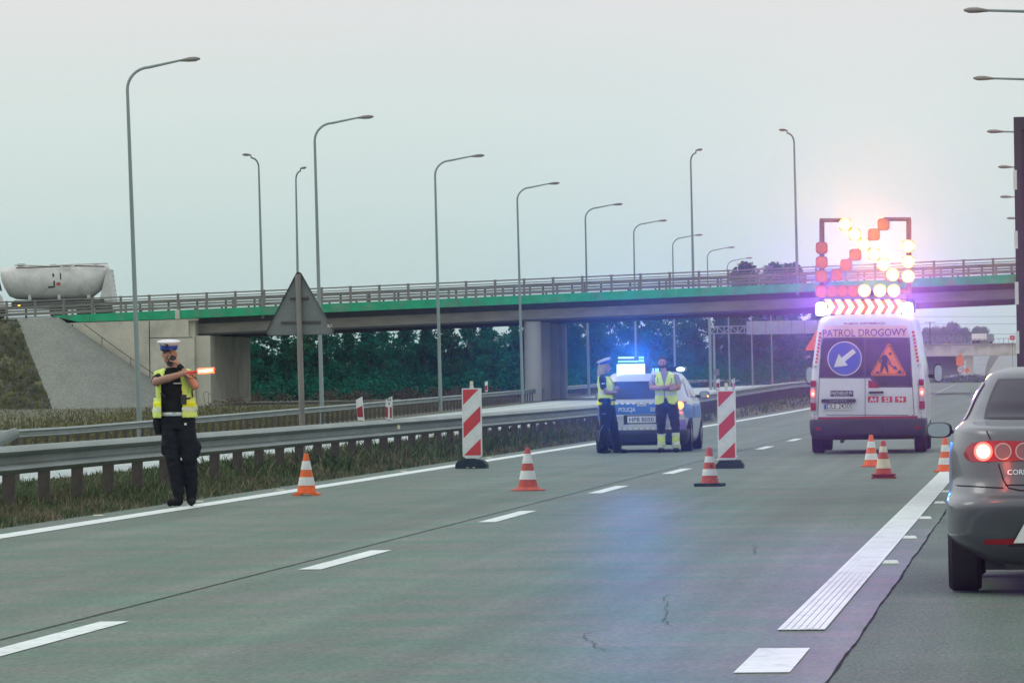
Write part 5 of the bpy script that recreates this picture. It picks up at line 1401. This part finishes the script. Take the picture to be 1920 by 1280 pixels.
H = Fig(); H.ell(M_HAIRB, (0, .045, 1.585), (.082, .085, .105)); H.chain(M_HAIRB, [(0, .085, 1.58), (0, .11, 1.48), (0, .12, 1.38), (0, .115, 1.34)], [.075, .062, .05, .03])
for s in (-1, 1): H.chain(M_HAIRB, [(s*.065, .02, 1.57), (s*.065, .05, 1.46)], [.025, .03])
H.mesh(.011, 'hair', p2, 3)
V = Fig().torso(M_HIVIS, [(.86, 0, .02, .205, .165), (.90, 0, .02, .20, .16), (1.0, 0, .01, .175, .14), (1.10, 0, .012, .165, .13), (1.25, 0, .012, .18, .148), (1.34, 0, .03, .185, .125), (1.40, 0, .045, .14, .09)])
V.torso(M_HIVISG, [(1.08, 0, .012, .17, .135), (1.13, 0, .012, .17, .14)], .003); V.torso(M_HIVISB, [(.86, 0, .02, .205, .165), (.97, 0, .015, .185, .15)], .003)
V.mesh(.012, 'vest', p2, 4, lambda c: .88 < c.z < 1.40 and not (c.y < -.02 and abs(c.x) < .05) and not (abs(c.x) > .14 and 1.22 < c.z < 1.37 and abs(c.y-.03) < .06), solid=.008)
b = B().use(BK); b.tube([(-.20, -.04, .98), (-.215, -.01, .92), (-.215, .03, .82), (-.20, .03, .74)], [.03, .045, .05, .035], 10); b.tube([(-.19, -.10, .97), (-.19, .10, .97)], .04, 10); b.build('holster', p2, smooth=50)
b = B().use(M_GREY).box(-.256, -.25, -.04, .04, .715, .728); b.build('holster_strap', p2)
band(p2, [(.955, 0, .0, .205, .165), (.985, 0, .0, .20, .16)], BK, 'belt')
b = B().use(M_WHITE); b.box(-.258, -.250, -.02, .04, 1.265, 1.285); b.build('sleeve_badge', p2)
b = B().use(M_GREY); b.tube([(-.20, .03, .52), (-.19, .10, .40), (-.165, .13, .22)], .006, 6); b.build('trouser_piping', p2)
cap_hat(p2, (0, .03, 1.655), Matrix.Rotation(-.32, 4, 'X'), .95)

# --- bearded man with crossed arms
pm = G(1254, 849); p3 = empty('person', (pm.x, pm.y, .016), 0, 'bearded man with crossed arms, yellow vest and dark trousers behind the police car', 'person')
F = Fig(); DK = mat('dark_trousers', (.022, .02, .03), .9, var=.2, scale=10, bump=.3, bscale=22)
for s, ax, ay in ((-1, -.135, .02), (1, .135, -.02)):
    F.cap(BK, (ax, ay+.03, .045), (ax+s*.02, ay-.15, .037), .046, .040, .004); F.cap(BK, (ax, ay, .05), (ax, ay, .10), .05, .052, .003)
    cx = ax
    F.chain(DK, [(s*.10-.03, 0, .90), (s*.115-.015, -.01, .68), (s*.13, -.03, .48), (ax, ay, .34)], [.115, .105, .085, .080])
    F.cap(M_HIVISG, (ax, ay, .34), (ax, ay, .30), .080, .078, .003); F.cap(M_HIVIS, (ax, ay, .27), (ax, ay, .21), .078, .076, .003); F.cap(M_HIVISG, (ax, ay, .18), (ax, ay, .13), .075, .072, .003)
F.torso(DK, [(.82, -.02, 0, .165, .12), (.92, -.025, 0, .175, .12), (.98, -.03, 0, .165, .112)])
F.torso(M_GREY, [(.96, -.03, 0, .16, .11), (1.10, -.035, -.005, .165, .115), (1.25, -.045, -.01, .185, .13), (1.37, -.05, -.005, .19, .115), (1.44, -.055, .0, .12, .08), (1.48, -.06, 0, .065, .065)])
F.cap(M_SKIN, (-.062, 0, 1.44), (-.085, -.015, 1.55), .055, .052); head(F, M_SKIN, (-.095, -.02, 1.635), .97, 0)
F.ell(M_HAIRD, (-.095, .012, 1.69), (.080, .092, .075), .004); F.ell(M_HAIRD, (-.095, -.03, 1.725), (.06, .06, .04), .003)
for s in (-1, 1): F.cap(M_HAIRD, (-.095+s*.066, -.02, 1.62), (-.095+s*.052, -.06, 1.572), .016, .02, .004)
F.cap(M_HAIRD, (-.135, -.088, 1.565), (-.055, -.088, 1.565), .021, .021, .003); F.cap(M_HAIRD, (-.12, -.107, 1.604), (-.07, -.107, 1.604), .007, .007, .004)
F.chain(M_GREY, [(-.24, .0, 1.37), (-.285, -.035, 1.26)], [.068, .064]); F.chain(M_SKIN, [(-.285, -.035, 1.26), (-.29, -.09, 1.18)], [.050, .050])
F.chain(M_GREY, [(.15, .0, 1.37), (.195, -.035, 1.26)], [.068, .064]); F.chain(M_SKIN, [(.195, -.035, 1.26), (.195, -.09, 1.18)], [.050, .050])
F.chain(M_SKIN, [(-.29, -.09, 1.18), (-.14, -.20, 1.175), (.02, -.215, 1.20)], [.050, .044, .031]); hand(F, M_SKIN, (.02, -.215, 1.20), (1, .15, .15), (0, 1, 0), (0, 0, 1), 1, .35)
F.chain(M_SKIN, [(.195, -.09, 1.18), (.08, -.16, 1.155), (-.06, -.175, 1.15)], [.050, .042, .031]); hand(F, M_SKIN, (.045, -.215, 1.13), (.95, -.1, .35), (0, 1, 0), (0, 0, 1), .95, .5)
F.mesh(.009, 'body', p3, 3)
V = Fig().torso(M_HIVIS, [(.86, -.035, 0, .205, .15), (.92, -.035, 0, .20, .148), (1.05, -.035, 0, .19, .14), (1.25, -.045, -.005, .205, .155), (1.36, -.05, 0, .205, .135), (1.43, -.055, 0, .15, .10), (1.47, -.06, 0, .09, .08)])
V.torso(M_HIVISG, [(1.04, -.035, 0, .193, .143), (1.085, -.035, 0, .193, .145)], .004)
def keep3(c):
    if c.z < .875+.05*max(0, 1-abs(c.x+.04)/.12) or c.z > 1.47: return False
    if c.y < 0 and abs(c.x+.055) < .006+max(0, (c.z-1.24))*.30: return False
    if c.y < 0 and c.z < 1.0 and abs(c.x+.03) < .012+(1.0-c.z)*.35: return False
    if (abs(c.x+.045) > .16) and 1.18 < c.z < 1.39 and abs(c.y) < .08: return False
    return math.hypot(c.x+.06, c.y) > .07
V.mesh(.010, 'vest', p3, 3, keep3, solid=.008)
b = B().use(M_GREEN); b.tube([(.075, -.13, 1.36), (.085, -.155, 1.25)], .009, 6); b.tube([(-.175, -.125, 1.37), (-.17, -.155, 1.27)], .009, 6); b.build('vest_piping', p3)
b = B().use(M_PLAST); b.tube([(-.056, -.165, 1.28), (-.054, -.172, 1.2)], .007, 6); b.build('zip', p3)

# ------------------------------------------------------------------ trees
def leafcloud(vs, fs, c, r, n, sz, rng, up=1.0):
    for _ in range(n):
        while True:
            x, y, z = rng.gauss(0, 1), rng.gauss(0, 1), rng.gauss(0, 1); l = math.sqrt(x*x+y*y+z*z)
            if l > .01: break
        k = (.45+.55*rng.random()**.5)/l
        p = Vector((c[0]+x*k*r[0], c[1]+y*k*r[1], c[2]+z*k*r[2]))
        a = Vector((rng.gauss(0, 1), rng.gauss(0, 1), rng.gauss(0, .7))).normalized(); b_ = a.cross(Vector((rng.gauss(0, 1), rng.gauss(0, 1), rng.gauss(0, 1)))).normalized()
        s_ = sz*(.5+rng.random()); k0 = len(vs)
        vs += [tuple(p-a*s_), tuple(p-b_*s_*.6), tuple(p+a*s_), tuple(p+b_*s_*.6)]; fs.append((k0, k0+1, k0+2, k0+3))
tree_protos = []
def make_tree(seed, h, w, leaf, n_blob=26, leaves=120, kind='broad', sz=.16):
    rng = random.Random(seed)
    tb = B().use(M_BARK); tk = [(0, 0, -.5)]; x = y = 0
    for i in range(1, 7): x += rng.uniform(-.12, .12); y += rng.uniform(-.12, .12); tk.append((x, y, h*.14*i))
    tb.tube(tk, [.19*h/9, .17*h/9, .14*h/9, .12*h/9, .09*h/9, .06*h/9, .02*h/9], 8)
    vs = []; fs = []
    for i in range(n_blob):
        f = (i+.5)/n_blob; z = h*(.16+.80*f); R_ = w*(math.sin(PI*min(1, .12+f*.93))**.7)*(.9 if kind == 'broad' else (1.15-f)*.9)
        a = rng.uniform(0, 2*PI); rr = R_*rng.uniform(.25, .95); c = (x*f+rr*math.cos(a), y*f+rr*math.sin(a), z+rng.uniform(-.4, .4))
        q = w*rng.uniform(.24, .46); leafcloud(vs, fs, c, (q, q, q*.75), leaves, sz, rng)
        if i % 2 == 0: j = min(6, int(f*6)); tb.tube([tk[j], tuple((Vector(tk[j])+Vector(c))/2+Vector((0, 0, -.2))), c], [.05*h/9, .035*h/9, .012], 5)
    tr_ = tb.build('trunk'); cb = B().use(leaf); cb.add(vs, fs); cr_ = cb.build('crown')
    return tr_, cr_
def place_tree(proto, loc, s, rz, label, group, name='tree', sz=None):
    t = empty(name, loc, rz, label, 'tree', group); t.scale = (s, s, s*(sz or 1))
    for o in proto:
        if o.parent is None: o.parent = t
        else: c = o.copy(); C.objects.link(c); c.parent = t
    return t
TP = [make_tree(1, 9.5, 2.7, M_LEAF, 30, 190), make_tree(2, 10, 2.5, M_LEAF, 28, 190), make_tree(3, 9, 2.9, M_LEAFB, 26, 200), make_tree(4, 9.5, 2.2, M_LEAF, 30, 170, 'cone')]
random.seed(21)
words = ['leftmost, beside the abutment', 'second from the abutment', 'third from the abutment', 'seen just right of the triangular sign', 'behind the second street lamp', 'left of the gap of sky', 'in the middle of the left span', 'left of the third street lamp',
         'with sky showing through its crown', 'right of the third street lamp', 'behind the left striped board', 'two trees left of the round pier', 'just left of the round pier', 'directly behind the round pier', 'just right of the round piers', 'left of the police car', 'above the woman officer', 'behind the lit police panel',
         'between police car and bearded man', 'behind the bearded man', 'right of the bearded man', 'left of the sign gantry', 'behind the gantry posts', 'under the left end of the gantry', 'behind the gantry board', 'below the middle of the gantry', 'right of the gantry board', 'left of the patrol van', 'rightmost, behind the patrol van']
def belt(px, off=47.0, lo=425):     # the belt runs parallel to the motorway, so it recedes towards the right
    return max(lo, off*FPX/(1953-px))
for i, wrd in enumerate(words):
    px = 455+i*38.5+random.uniform(-8, 8); D = belt(px)+random.uniform(0, 50); p = W(px, 700, D)
    top_px = 608 if px < 1040 else 585
    s = ((W(px, top_px, D).z)+random.uniform(-.5, .9)+(1.5 if px > 1040 else 0))/10.0
    place_tree(TP[(0, 1, 3, 2, 1, 0, 3)[i % 7]], (p.x, D, aopp(D)-.2), s, random.uniform(0, 6), 'dark green tree beyond the overpass, '+wrd, 'trees in the belt beyond the overpass')
# tall trees showing above the deck
for px, py, D, t in ((1400, 481, 900, 'dark crown rising above the overpass, left one of three'), (1452, 482, 960, 'dark crown rising above the overpass, middle one of three'), (1487, 474, 1000, 'dark crown rising above the overpass, right one beside the arrow board')):
    p = W(px, 700, D); z = W(px, py, D).z; place_tree(TP[(px//3) % 3], (p.x, D, 0), z/10.3, px, t, 'tall trees above the overpass', sz=1.0)
# undergrowth masses at the foot of the tree belt
rng = random.Random(9); vs = []; fs = []
for i in range(230):
    px = 440+rng.random()*1110; D = belt(px, 41, 408)+rng.uniform(0, 15); p = W(px, 700, D); hh = rng.uniform(.6, 1.6)*(D/410)
    leafcloud(vs, fs, (p.x, D, aopp(D)+hh*.5), (1.4, 1.2, hh), 150, .14, rng)
b = B().use(M_LEAF); b.add(vs, fs); tag(b.build('undergrowth'), 'dark undergrowth filling the foot of the tree belt', 'undergrowth', kind='stuff')
vs = []; fs = []
for i in range(560):
    px = 440+rng.random()*1110; D = belt(px, 51, 472)+rng.uniform(0, 20); p = W(px, 700, D); hh = rng.uniform(1.2, 4.2)*(D/470)
    leafcloud(vs, fs, (p.x, D, aopp(D)+hh*.6), (1.9, 1.5, hh), 140, .2, rng)
b = B().use(M_LEAF); b.add(vs, fs); tag(b.build('thicket'), 'dense dark thicket behind the tree belt', 'undergrowth', kind='stuff')
vs = []; fs = []
M_DRY = mat('dry_shrub', (.11, .075, .055), .9, var=.3, scale=.4)
for i in range(90):
    px = 400+rng.random()*1100; D = belt(px, 38.5, 401)+rng.uniform(0, 6) if px > 460 else rng.uniform(355, 366); p = W(px, 700, D); hh = rng.uniform(.3, .8)
    leafcloud(vs, fs, (p.x, D, aopp(D)+hh*.4), (.9, .8, hh), 110, .08, rng)
b = B().use(M_DRY); b.add(vs, fs); tag(b.build('dry_scrub'), 'brownish dry scrub along the far guardrail below the overpass', 'scrub', kind='stuff')

# ------------------------------------------------------------------ sign gantry under the overpass
D = 470.0; a = W(1331, 720, D); gy = empty('sign_gantry', (a.x, D, aopp(D)), 0, 'grey lattice gantry carrying a sign board seen from behind, below the overpass', 'sign gantry')
GY = Vector(gy.location)
q = lambda px, py: (W(px, py, D)-GY)
b = B().use(M_POLE)
for px in (1331, 1337): p = q(px, 600); b.cyl((p.x, (px-1331)*.15, -.3), (p.x, (px-1331)*.15, q(px, 588 if px == 1331 else 626).z), .12, .10, 8)
for px in (1560,): p = q(px, 600); b.cyl((p.x, 0, -.3), (p.x, 0, q(px, 612).z), .12, .10, 8)
b.build('post', gy)
b = B().use(M_POLE); A, E_ = q(1332, 612), q(1560, 612); zl = q(1332, 625).z
for zz in (A.z, zl):
    for yy in (0, .7): b.tube([(A.x, yy, zz), (E_.x, yy, zz)], .05, 6)
n = 18
for i in range(n):
    x0_, x1_ = A.x+(E_.x-A.x)*i/n, A.x+(E_.x-A.x)*(i+1)/n
    for yy in (0, .7): b.tube([(x0_, yy, A.z if i % 2 else zl), (x1_, yy, zl if i % 2 else A.z)], .03, 5); b.cyl((x0_, yy, A.z), (x0_, yy, zl), .03, .03, 5)
b.build('truss', gy)
b = B().use(mat('board_back', (.30, .34, .35), .6, .2)); p0, p1_ = q(1400, 627), q(1545, 600); b.box(p0.x, p1_.x, -.12, -.06, p0.z, p1_.z); 
b.use(M_GALVD)
for i in range(6): x = p0.x+(p1_.x-p0.x)*(i+.5)/6; b.box(x-.04, x+.04, -.16, -.12, p0.z, p1_.z)
b.build('sign_board', gy)
p = W(1343, 697, 430); t = empty('small_sign', (p.x, 430, aopp(430)), 0, 'small grey panel on a post at the foot of the gantry', 'sign'); b = B().use(M_SIGNB).box(-.25, .25, -.02, .02, p.z-aopp(430)-.3, p.z-aopp(430)+.25); b.build('panel', t); b = B().use(M_GALVD).cyl((0, .04, -.2), (0, .04, p.z-aopp(430)), .03, .03, 6); b.build('pole', t)

# orange triangular sign left of the van
D = 118.0; p = W(1532, 640, D); g0_ = W(1518, 740, D); t = empty('works_warning_sign', (p.x, D, 0), 0, 'orange triangular works sign on a pole, half hidden by the patrol van', 'road sign')
r_ = .29; b = B().use(M_SORA); cp = roundpoly([(-r_, p.z-.20), (r_, p.z-.20), (0, p.z+.26)], .03); b.prism(cp, -.02, .0); b.build('plate', t)
b = B().use(M_GALVD); b.cyl((0, .04, -.1), (0, .04, p.z+.2), .03, .03, 8); b.build('pole', t)

# ------------------------------------------------------------------ second overpass and things beyond
D = 1150.0
A = W(1480, 667, D); E_ = W(2250, 667, D); zt, zb2 = W(1800, 645, D).z, W(1800, 667, D).z
f2 = empty('far_overpass', (W(1817, 667, D).x, D, gz(0, D)), 0, 'distant pale concrete overpass crossing the motorway beyond the patrol van', 'bridge'); FO = Vector(f2.location)
b = B().use(M_CONC); b.box(A.x-FO.x, E_.x-FO.x, 0, 12, zb2-FO.z, zt-FO.z); b.build('deck', f2)
b = B().use(M_BEAM); b.box(A.x-FO.x, E_.x-FO.x, -.3, 0, zt-FO.z-.28, zt-FO.z+.1); b.build('edge_beam', f2)
b = B().use(M_CONC); x0_ = W(1812, 700, D).x-FO.x; x1_ = W(1824, 700, D).x-FO.x; b.box(x0_, x1_, 1, 11, -2, zb2-FO.z); b.build('pier', f2)
b = B().use(M_GALVD)
for px in range(1720, 1920, 9): x = W(px, 640, D).x-FO.x; b.box(x-.06, x+.06, .1, .2, zt-FO.z, zt-FO.z+1.1)
b.box(A.x-FO.x, E_.x-FO.x, .1, .2, zt-FO.z+1.05, zt-FO.z+1.15); b.build('railing', f2)
# embankment wall under its left end
b = B().use(mat('far_slope', (.16, .17, .19), .9, var=.15, scale=.1)); p = W(1795, 668, D); 
xl = W(1480, 668, D).x; b.add([(xl, D-1, -1), (W(1803, 700, D).x, D-1, -1), (W(1790, 668, D).x, D+6, zb2), (xl, D+6, zb2)], [(0, 1, 2, 3)]); tag(struct(b, 'far_embankment'), kind='structure')
# vehicle and red sign on it
lt = empty('distant_lorry', (W(1836, 636, D+4).x, D+4, zt), 0, 'distant white lorry crossing the far overpass', 'lorry'); x0_, x1_ = W(1822, 636, D+4).x-lt.location.x, W(1850, 636, D+4).x-lt.location.x
b = B().use(M_WHITE); b.box(x0_, x1_, 0, 2.4, .9, 2.3); b.build('cargo_box', lt); b = B().use(M_GALV); b.bevbox(x1_+.15, x1_+1.6, 0, 2.3, .5, 2.2, .2); b.build('cab', lt)
for xx in (x0_+.6, x0_+1.5, x1_+.9):
    w_ = wheel(lt, xx, .2, .45, .3, 1); w_.rotation_euler = (0, 0, PI/2)
p = W(1898, 633, D-2); rs = empty('red_sign', (p.x, D-2, gz(0, D)), 0, 'small red sign on a post at the far overpass, next to the dark trailer', 'road sign'); b = B().use(M_RED).bevbox(-.55, .55, -.05, 0, p.z-rs.location.z-.5, p.z-rs.location.z+.5, .1); b.use(M_WHITE).text('8', .4, 0, p.z-rs.location.z-.2, lambda x, z: (x, -.06, z)); b.build('panel', rs); b = B().use(M_GALVD).cyl((0, .05, 0), (0, .05, p.z-rs.location.z), .06, .06, 6); b.build('pole', rs)
# orange signs on the median ahead
def far_sign(px, py, D, r, label, shape, m):
    p = W(px, py, D); t = empty('distant_sign', (p.x, D, 0), 0, label, 'road sign')
    if shape == 'stack':
        b = B().use(M_SORA); b.prism([(-r, p.z-r*1.2), (-r, p.z+r*.3), (0, p.z+r*2), (r, p.z+r*.3), (r, p.z-r*1.2)], -.05, 0); b.build('orange_panel', t)
        b = B().use(M_WHITE); b.prism([(.9*r*math.cos(2*PI*k/20), p.z-2.2*r+.9*r*math.sin(2*PI*k/20)) for k in range(20)], -.05, 0); b.use(M_RED); n = 20
        b.add([(q*math.cos(2*PI*k/n), -.056, p.z-2.2*r+q*math.sin(2*PI*k/n)) for k in range(n) for q in (.9*r, .7*r)], [(2*k, 2*k+1, 2*((k+1) % n)+1, 2*((k+1) % n)) for k in range(n)])
        b.use(M_INK).text('100', r*.62, 0, p.z-2.45*r, lambda x, z: (x, -.058, z)); b.build('round_plate', t)
    else:
        b = B().use(M_SORA); b.prism([(-r, p.z), (0, p.z+r), (r, p.z), (0, p.z-r)], -.05, 0); b.build('orange_panel', t)
    b = B().use(M_GALVD).cyl((0, .05, -.2), (0, .05, p.z), .04, .04, 6); b.build('pole', t)
far_sign(1800, 676, 820, .62, 'distant orange sign above a round speed limit plate, on the motorway ahead', 'stack', 0)
far_sign(1813, 694, 860, .50, 'small distant orange diamond sign right of the round plate', 'd', 0)
# hedge and rail across the far median
vs = []; fs = []
for i in range(90):
    px = 1735+rng.random()*150; D = rng.uniform(930, 990); p = W(px, 712, D); k = 1 if 1795 < px < 1835 else .45
    leafcloud(vs, fs, (p.x, D, .3), (2.2, 1.5, .9*k+.2), 60, .22, rng)
b = B().use(M_LEAF2); b.add(vs, fs); tag(b.build('far_bushes'), 'low green bushes across the road end below the far overpass', 'bushes', kind='stuff')
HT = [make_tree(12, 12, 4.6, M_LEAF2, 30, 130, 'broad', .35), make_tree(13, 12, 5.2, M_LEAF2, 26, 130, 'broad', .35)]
spots = [(1560, 612, 'farthest left, behind the patrol van'), (1610, 610, 'behind the left half of the patrol van'), (1660, 612, 'behind the right half of the patrol van'), (1705, 615, 'behind the right beacon of the patrol van'),
    (1738, 613, 'just right of the patrol van roof'), (1756, 612, 'second one right of the patrol van roof'), (1772, 611, 'third one right of the patrol van roof'), (1786, 604, 'tallest one above the far overpass'), (1800, 613, 'just right of the tallest one'),
    (1812, 614, 'lowest one, left of the distant lorry'), (1834, 611, 'above the cargo box of the distant lorry'), (1845, 613, 'above the front of the distant lorry')]
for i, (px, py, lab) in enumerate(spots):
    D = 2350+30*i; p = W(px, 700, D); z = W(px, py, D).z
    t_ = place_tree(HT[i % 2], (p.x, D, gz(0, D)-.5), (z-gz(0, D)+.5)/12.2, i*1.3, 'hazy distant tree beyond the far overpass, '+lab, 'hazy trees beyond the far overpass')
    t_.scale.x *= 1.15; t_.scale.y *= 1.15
vs = []; fs = []
for i in range(150):
    px = 1500+rng.random()*318; D = rng.uniform(2250, 2320); p = W(px, 700, D); hh = rng.uniform(4, 8.5)*(1 if px < 1795 else .7)
    leafcloud(vs, fs, (p.x, D, gz(0, D)+hh*.5), (4.5, 3, hh*.6), 110, .5, rng)
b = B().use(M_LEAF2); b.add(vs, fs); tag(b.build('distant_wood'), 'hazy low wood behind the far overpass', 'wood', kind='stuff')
pu = W(1745, 700, 1190); t = empty('utility_pole', (pu.x, 1190, 2), 0, 'thin dark utility pole with crossarm beside the patrol van mirror, far away', 'utility pole'); zt2 = W(1745, 603, 1190).z-2
b = B().use(M_BARK); b.cyl((0, 0, -2), (0, 0, zt2), .16, .12, 8); b.build('pole', t); b = B().use(M_BARK).box(-1.3, 1.3, -.06, .06, zt2-.25, zt2-.1); b.build('crossarm', t)
for py, t_ in ((586, 'highest'), (600, 'middle'), (619, 'lowest')):
    A, E_ = W(1300, py+2, 1400), W(2400, py-4, 1400); o_ = (A+E_)/2; t = empty('power_line', tuple(o_), 0, t_+' thin power line crossing the sky under the overpass', 'power line')
    pts = [A+(E_-A)*i/14-o_ + Vector((0, 0, -1.2*(1-((i-7)/7)**2))) for i in range(15)]; b = B().use(M_BARK); b.tube(pts, .045, 5); b.build('cable', t)

# ------------------------------------------------------------------ haze
HAZE = 1
if HAZE:
    hm = bpy.data.materials.new('haze'); hm.use_nodes = True; n = hm.node_tree; n.nodes.clear()
    om = n.nodes.new('ShaderNodeOutputMaterial'); pv = n.nodes.new('ShaderNodeVolumePrincipled')
    pv.inputs['Color'].default_value = (.82, .93, .95, 1); pv.inputs['Density'].default_value = .00008; pv.inputs['Anisotropy'].default_value = .96
    n.links.new(pv.outputs[0], om.inputs['Volume'])
    b = B().use(hm).box(-1600, 1600, -40, 3700, -3, 60); tag(b.build('haze'), kind='stuff')
    S.cycles.volume_bounces = 1 if hasattr(S.cycles, 'volume_bounces') else 0
